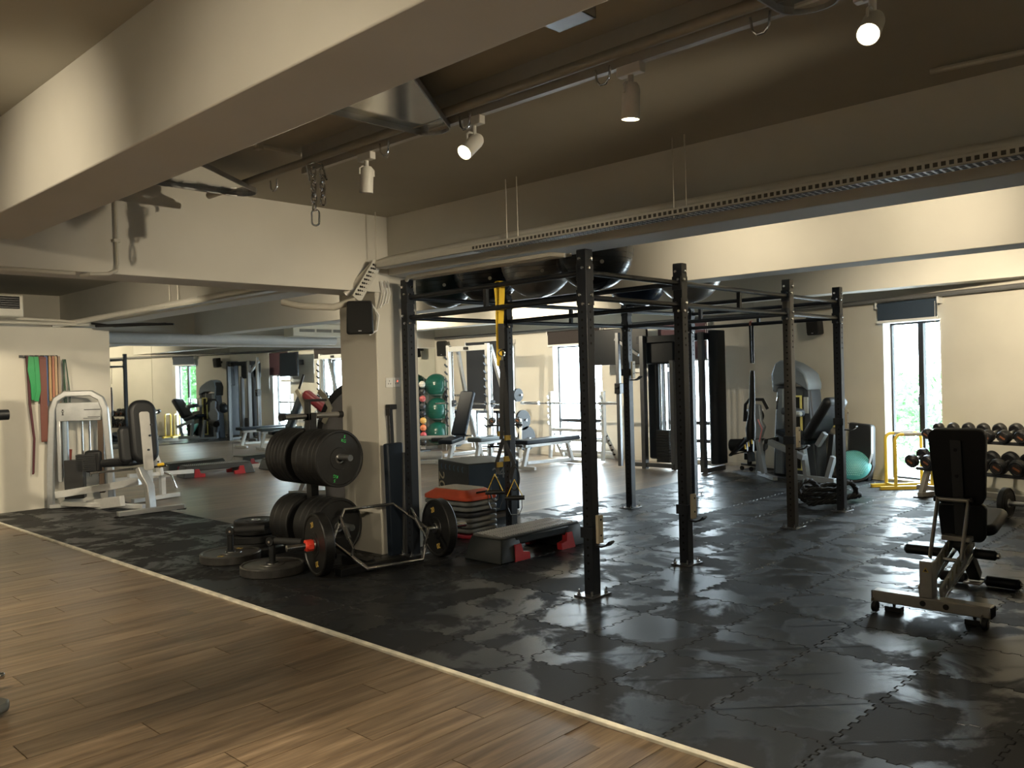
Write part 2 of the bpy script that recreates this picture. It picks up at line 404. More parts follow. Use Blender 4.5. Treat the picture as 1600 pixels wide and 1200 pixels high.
# white reveals + windows
def window(n, s0, s1, z0, z1, place, sash, rails=()):
    """frame set back in the opening; sash: positions of upright bars, rails: heights of cross bars"""
    e = bpy.data.objects.new('window_%d' % n, None); COL.objects.link(e); e['kind'] = 'structure'
    def blk(g, a, b, o0, o1, z0_, z1_):
        vs = [place(s, o_, z) for z in (z0_, z1_) for o_ in (o0, o1) for s in (a, b)]
        g.add(vs, [(0, 2, 3, 1), (4, 5, 7, 6), (0, 1, 5, 4), (2, 6, 7, 3), (0, 4, 6, 2), (1, 3, 7, 5)])
    g = G(); t = .035
    blk(g, s0, s0+t, -.13, -.17, z0, z1); blk(g, s1-t, s1, -.13, -.17, z0, z1); blk(g, s0, s1, -.13, -.17, z1-t, z1); blk(g, s0, s1, -.13, -.17, z0, z0+t)
    g.o('window_frame', framem, e)
    for m_ in sash: g = G(); blk(g, m_-.035, m_+.035, -.12, -.175, z0+t, z1-t); g.o('mullion', framem, e)
    for m_ in rails: g = G(); blk(g, s0+t, s1-t, -.12, -.175, m_-.028, m_+.028); g.o('transom', framem, e)
    ed = [s0+t]+list(sash)+[s1-t]
    for a, b in zip(ed[:-1], ed[1:]):
        g = G(); blk(g, a, b, -.15, -.154, z0+t, z1-t); g.o('pane', glassm, e)
    g = G(); blk(g, s0, s0+.012, .004, -.13, z0, z1); blk(g, s1-.012, s1, .004, -.13, z0, z1); blk(g, s0, s1, .006, -.13, z1-.012, z1); blk(g, s0, s1, .004, -.13, z0, z0+.012)
    g.o('window_reveal', trimm, e)
    return e, blk
window(1, MY-11.95, MY-10.75, .05, 2.0, pr_, (MY-11.35,), (.75,))
e2, blk = window(2, MY-9.80, MY-8.70, .05, 1.95, pr_, (MY-9.15,), (.62, .30))
window(3, MY-7.50, MY-6.66, .05, 1.95, pr_, (MY-7.30,), (.62, .34))
e4, blk4 = window(4, W3A, W3B, .03, 1.97, onwall, (W3A+.43,), ())
g = G(); blk4(g, W3A+.40, W3A+.42, -.10, -.12, .95, 1.07); g.tube([onwall(W3A+.42, -.10, 1.05), onwall(W3A+.42, -.06, 1.06), onwall(W3A+.42, -.06, .95)], .008, 8)
g.o('window_handle', steel, e4)
# baseboards and white wall frame edge
struct(G().box(11.385, 11.40, BY, 6.66, 0, .07).box(11.385, 11.4, 7.5, 8.7, 0, .07).box(11.385, 11.4, 9.8, MY, 0, .07), 'baseboard_right', wallm)
g = G()
for a, b in ((0.0, W3A), (W3B, 9)):
    vs = [onwall(s, o_, z) for z in (0, .06) for o_ in (.0, .014) for s in (a, b)]
    g.add(vs, [(0, 2, 3, 1), (4, 5, 7, 6), (0, 1, 5, 4), (2, 6, 7, 3), (0, 4, 6, 2), (1, 3, 7, 5)])
struct(g, 'baseboard_angled', wallm)
# perimeter pipe at 2.23 m around the window wall
struct(G().tube([(11.33, MY-.1, 2.23), (11.33, BY+.05, 2.23), onwall(.15, .07, 2.235), onwall(8, .07, 2.25)], .028, 10), 'trim_3', M('dark_conduit', (.13, .13, .13), .4))
# mirror wall: separate sheets of mirror
mw = thing('mirror_wall', 'floor-to-beam wall of frameless mirror sheets between the partition and the window wall', 'mirror', (4.17, MY, 0))
xs = [0.02, 1.42, 2.72, 4.02, 5.42, 6.62, 7.22]
for a, b in zip(xs[:-1], xs[1:]):
    G().box(a+.002, b-.002, -.012, -.002, .065, 2.04).o('mirror_panel', mirrorm, mw)
G().box(.02, 7.22, -.016, -.001, 2.04, 2.06).o('top_rail', trimm, mw)
struct(G().box(4.17, 11.4, MY-.022, MY, 0, .06), 'baseboard_back', trimm)
# long white boxed roller above the mirror
tag(G().cyl((4.2, MY-.17, 2.155), (8.85, MY-.17, 2.155), .075, 20).o('air_duct', M('duct_white', (.60, .61, .60), .4)), 'long white round duct with a cut end running above the mirror wall', 'duct')
# ================================================================ LIGHT FITTINGS
warm = (1.0, .86, .62)
def kelvin_spot(e, pos, d, power, size=70, blend=1.0, rad=.03):
    l = bpy.data.lights.new('spot_lamp', 'SPOT'); l.energy = power; l.color = warm; l.spot_size = math.radians(size); l.spot_blend = blend; l.shadow_soft_size = rad
    o = bpy.data.objects.new('spot_lamp', l); COL.objects.link(o); o.location = pos; o.rotation_euler = Vector(d).to_track_quat('-Z', 'Y').to_euler(); o.parent = e; return o
lensm = M('lit_lens', (1, .9, .7), .3, emit=(1, .82, .5, 25))
headm = M('white_lamp_body', (.68, .66, .60), .4)
offlens = M('unlit_lens', (.5, .5, .48), .3)
def spotlight(x, y, z, d, label, power=60, size=70, lit=True, group=None, stem=False):
    """z: height of the pivot below the track"""
    e = thing('track_spotlight', label, 'spotlight', (x, y, z), 0, group)
    d = Vector(d).normalized()
    G().box(-.018, .018, -.055, .055, .045, .085).cyl((0, 0, .05), (0, 0, .0), .012, 10).o('track_adapter', headm, e, .004)
    if stem: G().cyl((0, 0, .08), (0, 0, CZ-z), .012, 10).o('ceiling_stem', headm, e)
    G().tube([(-.045, 0, -.03), (-.045, 0, .0), (-.03, 0, .012), (.03, 0, .012), (.045, 0, .0), (.045, 0, -.03)], .005, 6).o('bracket', headm, e)
    a = Vector((0, 0, -.03))-d*.045; 
    G().lathe([(.0, 0), (.022, 0), (.030, .012), (.034, .03), (.036, .135), (.033, .135), (.031, .12), (.0, .12)], a, d, 24).o('lamp_head', headm, e)
    G().lathe([(0, 0), (.031, 0), (.031, .004), (0, .004)], a+d*.121, d, 20).o('lens', lensm if lit else offlens, e)
    if lit: kelvin_spot(e, a+d*.16, d, power, size)
    return e
# lighting track and steel hanging rail of the middle bay
tr = thing('hanging_rail', 'long steel rail with hooks carried by brackets under the ceiling of the middle bay', 'rail', (2.575, 0, 2.62))
G().cyl((0, -1.5, 0), (0, 5.05, 0), .022, 14).o('rail_tube', M('painted_rail', (.30, .28, .23), .4, .2), tr)
for y in (.95, 1.3, 1.95, 2.72, 3.3, 4.33):
    G().tube([(.03, y-.035, -.025), (.03, y-.03, -.07), (.03, y-.012, -.088), (.03, y+.012, -.088), (.03, y+.03, -.07), (.03, y+.035, -.025)], .005, 8).o('hook', chrome, tr)
tk = tag(G().box(2.645, 2.675, -1.4, 4.1, 2.592, 2.62).box(2.650, 2.670, -1.4, 4.1, 2.62, CZ).o('lighting_track', M('track_white', (.5, .48, .43), .35, .3)), 'slim lighting track beside the steel rail in the middle bay', 'lighting track')
# sheet metal brackets reaching from the big beam to the rail
for i, (yf, lab) in enumerate(((4.80, 'farthest triangular sheet metal bracket of the hanging rail, lit warm from below'), (3.06, 'triangular sheet metal bracket of the hanging rail, second from the far end, in shadow'), (1.25, 'nearest triangular sheet metal bracket of the hanging rail, at the top edge of the picture'))):
    b = thing('rail_bracket', lab, 'bracket', (1.60, yf, 2.60))
    tip = arc((.98, -.12, 0), .10, -.6*PI/2-.3, PI/2, 8, (1, 0, 0), (0, 1, 0))
    poly = [(0, 0)]+[(p.x, p.y-.0) for p in reversed(tip)]+[(0, -.95 if i < 2 else -.5)]
    poly = [(p, min(q, 0)) for p, q in poly]
    G().prism(poly, (0, 0, 0), (0, 0, .004), (1, 0, 0), (0, 1, 0)).o('plate', M('bracket_sheet', (.62, .61, .58), .13, 1), b)
    g = G(); 
    for (p, q), (p2, q2) in zip(poly, poly[1:]):
        g.bar((p, q, -.012), (p2, q2, -.012), .006, .028)
    g.o('flange', M('bracket_edge', (.35, .34, .32), .3, .8), b)
em = thing('ceiling_sensor_box', 'small open metal box with three red indicator lights beside the big beam', 'sensor', (1.62, 1.86, 2.60))
G().box(0, .62, -.16, 0, .0, .003).box(.617, .62, -.16, 0, .0, .10).box(0, .62, -.003, 0, 0, .1).box(0, .62, -.16, -.157, 0, .1).o('housing', M('box_sheet', (.55, .56, .58), .3, .7), em)
for dx, dy in ((.42, -.12), (.45, -.09), (.455, -.125)):
    G().ball((dx, dy, -.004), .007, 8, 6).o('indicator_light', M('red_led', (1, .1, .1), .3, emit=(1, .05, .05, 12)), em)
spotlight(2.66, 3.52, 2.51, (0, .1, -1), 'white track spotlight pointing straight down, right of the hanging chain', 0, lit=False)
spotlight(2.66, 2.72, 2.51, (-.75, -.05, -.62), 'lit track spotlight turned to the left, second from the hanging chain', 190, 85)
spotlight(2.66, 1.86, 2.51, (.05, .1, -1), 'lit track spotlight pointing down between two tilted ones', 80, 90)
spotlight(2.72, .98, 2.53, (-.72, -.10, -.60), 'brightest track spotlight, at the top right of the middle bay', 180, 90)
# unseen spots: some inferred from lit faces, the rest added to brighten the room
for (x, y, z, d, pw, sz, lab) in (
    (3.45, -.6, 2.45, (-.04, 1, -.10), 330, 34, 'track spotlight behind the camera turned to the far cross beam'),
    (-.1, 3.65, 2.50, (.95, .16, -.20), 34, 76, 'track spotlight of the camera bay turned to the big beam, farther one'),
    (-.1, 1.9, 2.50, (.90, .12, -.20), 13, 75, 'track spotlight of the camera bay turned to the big beam, nearer one'),
    (2.66, -.3, 2.45, (1.52, 5.6, -1.15), 230, 30, 'track spotlight of the middle bay turned to the white column'),
    (.6, 7.2, 2.52, (.45, 1, -.30), 250, 85, 'track spotlight beyond the cross beam turned to the band rack wall'),
    (3.3, 7.2, 2.52, (.05, 1, -.35), 130, 85, 'track spotlight beyond the cross beam above the rubber strip'),
    (5.1, 1.6, 2.50, (.9, .25, -.06), 34, 100, 'track spotlight over the rig turned to the second long beam, nearer one'),
    (5.0, 3.3, 2.50, (.9, .05, -.06), 34, 100, 'track spotlight over the rig turned to the second long beam, farther one'),
    (5.1, 7.6, 2.50, (.7, .5, -.20), 60, 110, 'track spotlight over the open floor beyond the column'),
    (8.0, 2.6, 2.56, (.9, .1, -.35), 120, 100, 'track spotlight of the window bay turned to the angled wall'),
    (8.0, .6, 2.56, (.9, .1, -.25), 150, 110, 'track spotlight of the window bay above the dumbbell rack'),
    (8.4, 8.6, 2.52, (.9, .1, -.22), 230, 110, 'track spotlight of the window bay turned to the television wall'),
    (8.4, 11.4, 2.52, (.8, .1, -.35), 170, 110, 'track spotlight in front of the mirror wall'),
    (.3, .2, 2.5, (.2, 1, -.9), 120, 110, 'track spotlight behind the camera over the wooden floor'),
    (.30, 6.0, 2.5, (.4, -.2, -1), 150, 130, 'track spotlight of the camera bay pointing down to the wooden floor')):
    spotlight(x, y, z, d, lab, pw, sz, stem=True)
# ================================================================ THE PULL-UP RIG
RZ = 2.215
FR = [(4.23, 3.35), (5.35, 3.35), (7.13, 3.36), (8.24, 3.37)]
BK = [(4.335, 5.25), (5.48, 5.25), (7.25, 5.20), (8.33, 5.10)]
rig = thing('pull_up_rig', 'large black steel pull-up rig of eight drilled posts bolted to the rubber floor', 'rig', (4.23, 3.35, 0))
def R_(p, z=0): return (p[0]-4.23, p[1]-3.35, z)
S = .0375
boltg = chrome
platem = M('steel_base_plate', (.30, .30, .31), .3, .9)
for i, (x, y) in enumerate(FR+BK):
    lx, ly = x-4.23, y-3.35
    lite = i == 2
    po = G().box(lx-S, lx+S, ly-S, ly+S, .01, RZ).o('post', M('rig_post_bare', (.055, .050, .044), .35, .3) if lite else rigm, rig, .004, label='post with a browner, shinier face than the others' if lite else None)
    G().box(lx-S+.002, lx+S-.002, ly-S+.002, ly+S-.002, RZ, RZ+.004).o('end_cap', plastic, po)
    h = G()
    z = .12
    while z < 1.88:
        for a in (-1, 1):
            h.cyl((lx+a*(S-.004), ly, z), (lx+a*(S+.0012), ly, z), .0085, 8)
        h.cyl((lx, ly-S+.004, z), (lx, ly-S-.0012, z), .0085, 8) if (z > 1.6) else None
        z += .05
    hh = h.o('drilled_holes', darkhole, po); hh['kind'] = 'stuff'
    bp = G().box(lx-.10, lx+.10, ly-.075, ly+.075, .012, .020).o('base_plate', platem, rig, .002)
    for a in (-1, 1):
        for b in (-1, 1):
            G().cyl((lx+a*.075, ly+b*.052, .02), (lx+a*.075, ly+b*.052, .028), .014, 6).cyl((lx+a*.075, ly+b*.052, .02), (lx+a*.075, ly+b*.052, .055), .006, 8).o('anchor_bolt', chrome, bp)
    for z in (2.10, 2.16, 1.93, 1.87):
        q_ = .012 if z in (2.16, 1.93) else -.012; bp_ = [(0, 0), (.014, 0), (.014, .006), (.009, .012), (0, .012)]
        G().lathe(bp_, (lx+q_, ly-S, z), (0, -1, 0), 8).o('bolt', chrome, po); G().lathe(bp_, (lx-S, ly+q_, z), (-1, 0, 0), 8).o('bolt', chrome, po)
def crossbeam(a, b, mids=()):
    ax, ay = a[0]-4.23, a[1]-3.35; bx_, by_ = b[0]-4.23, b[1]-3.35
    d = Vector((bx_-ax, by_-ay, 0)).normalized()
    A = Vector((ax, ay, 0))+d*S; B = Vector((bx_, by_, 0))-d*S
    for z in (2.075, 1.915):
        c = G().tube([A+Vector((0, 0, z)), B+Vector((0, 0, z))], .019, 12).o('pull_up_bar', rigm, rig)
        for e, sg in ((A, 1), (B, -1)):
            q = e+d*sg*.004
            G().bar(q+Vector((0, 0, z-.05)), q+Vector((0, 0, z+.05)), .07, .008, up=d).o('mounting_flange', rigm, c)
    for t in mids:
        p_ = A.lerp(B, t); G().bar(p_+Vector((0, 0, 1.93)), p_+Vector((0, 0, 2.06)), .030, .030, up=d).o('spacer', rigm, rig)
for i in range(3):
    crossbeam(FR[i], FR[i+1], (.5,) if i == 1 else ())
    crossbeam(BK[i], BK[i+1], (.5,) if i == 1 else ())
for i in range(4): crossbeam(FR[i], BK[i], (.5,))
# J hooks with beige liners
liner = M('beige_hook_liner', (.60, .53, .38), .5)
def jhook(x, y, z, face=(1, 0), lab=None):
    lx, ly = x-4.23, y-3.35; fx, fy = face
    r = G()
    r.box(lx-S-.012, lx+S+.012, ly-S-.012, ly+S+.012, z+.0, z+.07)
    c = r.o('j_hook', rigm, rig, .002)
    ux, uy = fx, fy; sx, sy = -fy, fx
    def pt(o_, s, zz): return (lx+ux*(S+o_)+sx*s, ly+uy*(S+o_)+sy*s, zz)
    g = G(); g.bar(pt(.03, 0, z-.03), pt(.03, 0, z+.15), .052, .022, up=(ux, uy, 0)); g.o('liner', liner, c, .003)
    g = G(); g.sweep([pt(.012, 0, z-.045), pt(.06, 0, z-.047), pt(.095, 0, z-.035), pt(.125, 0, z-.01)], [(-.026, -.006), (.026, -.006), (.026, .006), (-.026, .006)]); g.o('lip', blackm, c)
    for zz in (z+.02, z+.12): G().cyl(pt(.041, 0, zz), pt(.044, 0, zz), .007, 8).o('screw', plastic, c)
DF = (.70, -.71)
for x, y, z in ((4.23, 3.35, .38), (5.35, 3.35, .38), (7.13, 3.36, .76), (8.24, 3.37, .86), (7.25, 5.20, 1.40)): jhook(x, y, z, (0, -1))

# exercise balls lying on top of the rig
def eball(x, y, z, r, mat, lab, grp='exercise balls stored on the rig'):
    e = thing('exercise_ball', lab, 'exercise ball', (x, y, z-r), 0, grp)
    g = G().ball((0, 0, r), r, 40, 24); g.o('ball', mat, e)
    G().lathe([(0, r-.004), (.016, r-.004), (.016, r+.004), (0, r+.004)], (0, 0, r), Vector((-.6, -.7, -.38)).normalized(), 12).o('plug', headm, e)
    rb = G()
    for k in range(-5, 6):
        a = k*.13; rr = r*math.cos(a)+.0004
        rb.tube([(rr*math.cos(t*PI/24), rr*math.sin(t*PI/24), r+r*math.sin(a)) for t in range(48)], .0022, 4, closed=True)
    rb.o('grip_ribs', mat, e)
    return e
r_ = .315
zc = 2.095+r_
eball(5.42, 5.42, zc, r_, balld, 'black exercise ball on the rig beside the column, leftmost of the row')
eball(5.41, 4.80, zc, r_, balls_, 'silver exercise ball on the rig between two black balls')
eball(5.38, 4.16, zc, r_, balld, 'black exercise ball on the rig behind the front post')
eball(7.20, 5.02, zc, r_, ballb, 'navy exercise ball on the rig above the back of the second bay')
eball(7.17, 4.38, zc, r_, balls_, 'silver exercise ball farther back on the rig, right of the navy ball')
eball(5.44, 6.04-.0, zc, r_, M('dark_green_ball', (.012, .025, .022), .3), 'very dark green exercise ball behind the column on the rig end')

# suspension trainers
def strapflat(g, pts, w_=.035, t=.003, side_=(1, 0, 0)):
    side_ = Vector(side_); pts = [Vector(p) for p in pts]; N = len(pts); vs = []
    for i, p in enumerate(pts):
        d = (pts[min(i+1, N-1)]-pts[max(i-1, 0)]).normalized(); n = d.cross(side_).normalized()
        vs += [p-side_*w_/2-n*t/2, p+side_*w_/2-n*t/2, p+side_*w_/2+n*t/2, p-side_*w_/2+n*t/2]
    fs = []
    for i in range(N-1):
        for k in range(4): fs.append((i*4+k, i*4+(k+1) % 4, i*4+4+(k+1) % 4, i*4+4+k))
    fs += [(3, 2, 1, 0), tuple((N-1)*4+k for k in range(4))]
    return g.add(vs, fs)
st = thing('suspension_trainer', 'yellow and black suspension trainer looped over the rig bar, with two yellow-strapped handles', 'suspension trainer', (4.29, 4.17, 0))
sd = (.69, -.72, 0); bx = .0
g = G(); strapflat(g, [(0, .02, 1.50), (0, .018, 1.95), (0, .028, 2.07), (0, .02, 2.097), (0, 0, 2.102), (0, -.02, 2.097), (0, -.028, 2.07), (0, -.012, 1.90), (0, -.002, 1.80)], .04, .004, sd); g.o('anchor_strap', yellows, st)
g = G(); strapflat(g, [(0, -.006, 1.80), (0, -.006, 1.62)], .044, .012, sd); g.o('black_sleeve', vinyl, st)
g = G()
for k in range(7): g.bar((-.016, .01, 1.70+.045*k), (.016, -.02, 1.70+.045*k), .002, .004)
g.o('stitching', M('stitch', (.35, .22, .02), .8), st)
G().tube(arc((0, -.005, 1.59), .022, 0, 2*PI, 14, sd, (0, 0, 1))[:-1], .005, 8, closed=True).cyl((0, -.005, 1.57), (0, -.005, 1.54), .009, 8).o('carabiner', chrome, st)
g = G(); strapflat(g, [(0, -.005, 1.54), (-.012, -.005, 1.30), (-.02, -.0, .98)], .03, .005, sd); strapflat(g, [(0, -.005, 1.54), (.02, -.015, 1.30), (.03, -.02, .98)], .03, .005, sd); g.o('main_strap', vinyl, st)
bk = G(); 
for (a, z) in ((-.02, 1.0), (.03, .97), (-.03, .78), (.02, .82)): bk.bar(Vector(sd)*a+Vector((0, 0, z)), Vector(sd)*a+Vector((0, 0, z+.035)), .05, .016)
bk.o('buckles', M('brass_buckle', (.55, .38, .08), .3, .6), st)
for sg, zz in ((-1, .60), (1, .56)):
    o_ = Vector(sd)*.055*sg+Vector((0, -.02*sg, 0))
    g = G(); strapflat(g, [Vector((0, 0, .98)), o_*.9+Vector((.01, 0, .80)), o_*.6+Vector((0, 0, zz+.13))], .028, .005, sd); 
    pts = arc(o_*1.0+Vector((0, 0, .66+.04*sg)), .045, 0, 2*PI, 16, Vector(sd)*.8, (0, 0, 1.9)); g.tube(pts, .006, 6)
    g.o('adjusting_strap', vinyl, st)
    h = Vector(sd)
    c = o_+Vector((0, 0, zz))
    hd = G(); 
    for q in (-1, 1): strapflat(hd, [c+Vector((0, 0, .13)), c+h*.06*q], .026, .004, Vector((h.y, -h.x, 0)))
    hh = hd.o('handle_strap', yellows, st)
    G().cyl(c-h*.07, c+h*.07, .017, 14).o('foam_grip', vinyl, hh)
    strap = G(); strapflat(strap, [c-h*.05, c-h*.05+Vector((0, 0, -.07)), c-h*.03+Vector((0, 0, -.12)), c+h*.03+Vector((0, 0, -.12)), c+h*.05+Vector((0, 0, -.07)), c+h*.05], .024, .004, Vector((h.y, -h.x, 0))); strap.o('foot_loop', vinyl, hh)
s2 = thing('suspension_trainer', 'black suspension trainer hanging from the far bar of the rig, handles gathered near the roller', 'suspension trainer', (8.285, 4.32, 0))
g = G(); strapflat(g, [(-.004, 0, 1.93), (-.03, 0, 1.90), (-.02, 0, 1.5)], .025, .004, (0, 1, 0)); strapflat(g, [(.004, 0, 1.95), (.03, 0, 1.90), (.02, 0, 1.5)], .025, .004, (0, 1, 0)); g.o('anchor_strap', vinyl, s2)
G().tube([(-.025, 0, 1.90), (-.02, 0, 1.935), (0, 0, 1.945), (.02, 0, 1.935), (.025, 0, 1.90)], .012, 8).o('bar_loop', M('pink_loop', (.5, .18, .12), .6), s2)
g = G(); g.tube([(0, 0, 1.42), (0, .005, 1.30), (.0, .01, 1.10), (-.01, .015, .95), (-.03, .02, .80), (-.03, .02, .68)], [.022, .028, .032, .036, .055, .045], 10); g.o('folded_straps', vinyl, s2)
g = G()
for q, (dy, dz) in enumerate(((.0, 0), (.07, .02))):
    a = Vector((-.02, .02+dy, .70)); b = Vector((-.02, .24+dy*.5, .52-dz))
    strapflat(g, [a, b], .05, .02, (1, 0, 0)); strapflat(g, [a+Vector((0, -.02, -.03)), a+Vector((0, -.02, -.14)), b], .03, .01, (1, 0, 0))
g.o('handle_bundle', vinyl, s2)
g = G()
for dy, dz in ((-.01, .66), (.03, .63), (.07, .60)): g.bar((-.06, dy, dz-.02), (-.06, dy+.005, dz+.03), .014, .012)
g.o('yellow_tags', yellows, s2)
G().tube([(.02, -.05, .66), (-.01, -.10, .80), (-.02, -.06, .90)], .008, 6).o('pink_cord', M('pink_cord', (.65, .25, .28), .6), s2)

# ================================================================ PLATE TREE AND BUMPER PLATES
pl_edge = M('plate_rubber', (.008, .008, .008), .5, var=.2, scale=15, bump=.06, bscale=120)
greens = M('green_lettering', (.05, .55, .12), .5)
golds = M('gold_lettering', (.62, .42, .10), .45)
def plate_mesh(R=.225, T=.05, fleck=False):
    prof = [(.026, -T/2), (.085, -T/2), (.088, -T/2+.006), (.20*R/.225, -T/2+.006), (.207*R/.225, -T/2-.001), (R-.006, -T/2-.001), (R, -T/2+.006), (R, T/2-.006), (R-.006, T/2+.001), (.207*R/.225, T/2+.001), (.20*R/.225, T/2-.006), (.088, T/2-.006), (.085, T/2), (.026, T/2), (.026, -T/2)]
    return G().lathe(prof, (0, 0, 0), (0, 0, 1), 56)
def hub(T): return G().lathe([(.0245, -T/2-.002), (.038, -T/2-.002), (.040, -T/2+.001), (.040, T/2-.001), (.038, T/2+.002), (.0245, T/2+.002), (.0245, -T/2-.002)], (0, 0, 0), (0, 0, 1), 28)
PM = {}
def plate(pos, axis, R, T, label, group, txt=None, mat=None, name='bumper_plate', tcol=None, spin=0, hubm=None):
    """axis: direction of the face that is seen"""
    e = thing(name, label, 'weight plate', pos, 0, group)
    q = Vector(axis).to_track_quat('Z', 'Y'); e.rotation_euler = q.to_euler()
    key = (round(R, 3), round(T, 3), mat.name if mat else '')
    if key not in PM:
        a = plate_mesh(R, T).mesh('plate_disc'); a.materials.append(mat or pl_edge); b = hub(T).mesh('hub_ring'); b.materials.append(hubm or steel); PM[key] = (a, b)
    for nm, me in zip(('plate_disc', 'hub_ring'), PM[key]):
        o = bpy.data.objects.new(nm, me); COL.objects.link(o); o.parent = e
    if txt:
        for a in txt[1]:
            aa = a+spin; rr = txt[2]*R
            text(txt[0], 'lettering', txt[3], tcol or greens, e, (rr*math.cos(aa), rr*math.sin(aa), T/2-.004), (0, 0, aa-PI/2))
    return e
TX, TZ1, TZ2 = 3.80, .82, .285
tree = thing('plate_tree', 'black steel plate tree loaded with bumper plates in front of the white column', 'weight rack', (TX, 5.86, .012))
G().box(-.035, .035, -.035, .035, .05, 1.16).o('upright', blackm, tree, .004)
G().box(-.04, .04, -.75, .40, 0, .07).o('base_rail', blackm, tree, .004)
G().box(-.30, .30, -.80, -.72, 0, .055).o('front_foot', blackm, tree, .005); G().box(-.30, .30, .33, .41, 0, .055).o('rear_foot', blackm, tree, .005)
for z in (TZ1, TZ2):
    G().cyl((0, -.035, z), (0, -.53, z), .0245, 20).o('front_peg', steel, tree); G().cyl((0, .035, z), (0, .43, z), .0245, 20).o('rear_peg', steel, tree)
G().box(-.035, -.015, -.035, .035, 1.10, 1.25).box(-.035, .14, -.03, .03, 1.25, 1.27).o('top_bracket', blackm, tree, .003)
for sx in (-1, 1):
    p_ = G().cyl((sx*.05, 0, 1.135), (sx*.26, -.02, 1.135), .022, 16).o('top_peg', steel, tree)
    G().cyl((sx*.255, -.0195, 1.135), (sx*.29, -.022, 1.135), .029, 18).o('rubber_end', plastic, p_)
def row(y0, dirn, ths, R, z, labs, grp, txts=None):
    y = y0
    for i, t in enumerate(ths):
        c = y+dirn*t/2; y += dirn*(t+.004)
        plate((TX, 5.86+c, z+(R-.225)*0-.0), (0, -1, 0), R, t, labs[i], grp, (txts or {}).get(i), spin=-.15)
ln = ['innermost', 'second', 'third', 'fourth', 'fifth', 'sixth']
row(-.05, -1, [.075, .075, .075, .05, .05], .225, TZ1, ['thick black bumper plate on the upper front peg, innermost against the upright', 'black bumper plate on the upper front peg, second from the upright', 'black bumper plate on the upper front peg, third from the upright', 'black bumper plate on the upper front peg, just behind the green-marked one', 'black bumper plate with green lettering, outermost on the upper front peg'], 'bumper plates on the upper front peg',
    {4: ('5\nKG', (PI/2-.15, -PI/2-.15), .70, .034)})
row(.05, 1, [.045]*6, .225, TZ1, ['thin black bumper plate on the upper rear peg, %s from the upright' % a for a in ('first', 'second', 'third', 'fourth', 'fifth', 'last')], 'bumper plates on the upper rear peg')
row(-.05, -1, [.09, .07, .07, .06], .225, TZ2, ['black bumper plate on the lower front peg, %s' % a for a in ('innermost', 'second from the upright', 'third from the upright', 'outermost, its recessed face in view')], 'bumper plates on the lower front peg')
row(.05, 1, [.085, .085, .075], .225, TZ2, ['thick black bumper plate on the lower rear peg, %s' % a for a in ('innermost', 'middle one', 'outermost')], 'bumper plates on the lower rear peg')
# lower pair on the floor behind the tree
zz = .012
for i, (R, T, dx, lab) in enumerate(((.225, .058, 0, 'wide black bumper plate lying flat beside the plate tree, bottom of the pile'), (.225, .058, .006, 'wide black bumper plate in the flat pile beside the plate tree, second from the bottom'), (.185, .055, .03, 'narrower black plate in the flat pile beside the plate tree, third up'), (.185, .05, .035, 'narrower black plate on top of the flat pile beside the plate tree'))):
    plate((3.70+dx, 6.62+dx, zz+T/2), (0, 0, 1), R, T, lab, 'plates piled flat on the mat'); zz += T+.002

# two plates with angled push handles; grey puts lamplight into their face colour
fl_face = M('lamplit_plate', (.045, .043, .040), .34, var=.3, scale=18, bump=.05)
for i, (px, py, a, lab) in enumerate(((3.30, 6.29, -.55, 'grey-faced bumper plate with gold lettering lying flat, farther of the two'), (3.28, 5.62, -1.15, 'grey-faced bumper plate lying flat nearest the white strip'))):
    plate((px, py, .012+.034), (0, 0, 1), .235, .066, lab, 'plates lying flat with handles', ('20', (0.6, 0.6+PI, ), .66, .05) if i == 0 else None, mat=fl_face, tcol=golds, hubm=M('worn_hub', (.4, .4, .38), .4, .6))
    h = thing('push_handle', ('black handle standing in the farther flat plate, grip pointing right' if i == 0 else 'black handle standing in the nearer flat plate, grip pointing towards the viewer'), 'handle', (px, py, .080), a, 'handles stuck in the flat plates')
    G().box(-.032, .032, -.032, .032, 0, .012).cyl((0, 0, .01), (0, 0, .155), .024, 18).o('stem', blackm, h)
    G().lathe([(0, -.034), (.030, -.034), (.034, -.028), (.034, .028), (.030, .034), (0, .034)], (0, 0, .165), (0, 1, 0), 20).o('socket', blackm, h)
    G().cyl((.03, 0, .168), (.265, 0, .168), .025, 20).o('grip', M('foam_grip', (.018, .018, .018), .75), h)
    G().lathe([(0, 0), (.009, 0), (.009, .006), (0, .006)], (0, -.034, .165), (0, -1, 0), 10).o('bolt', chrome, h)

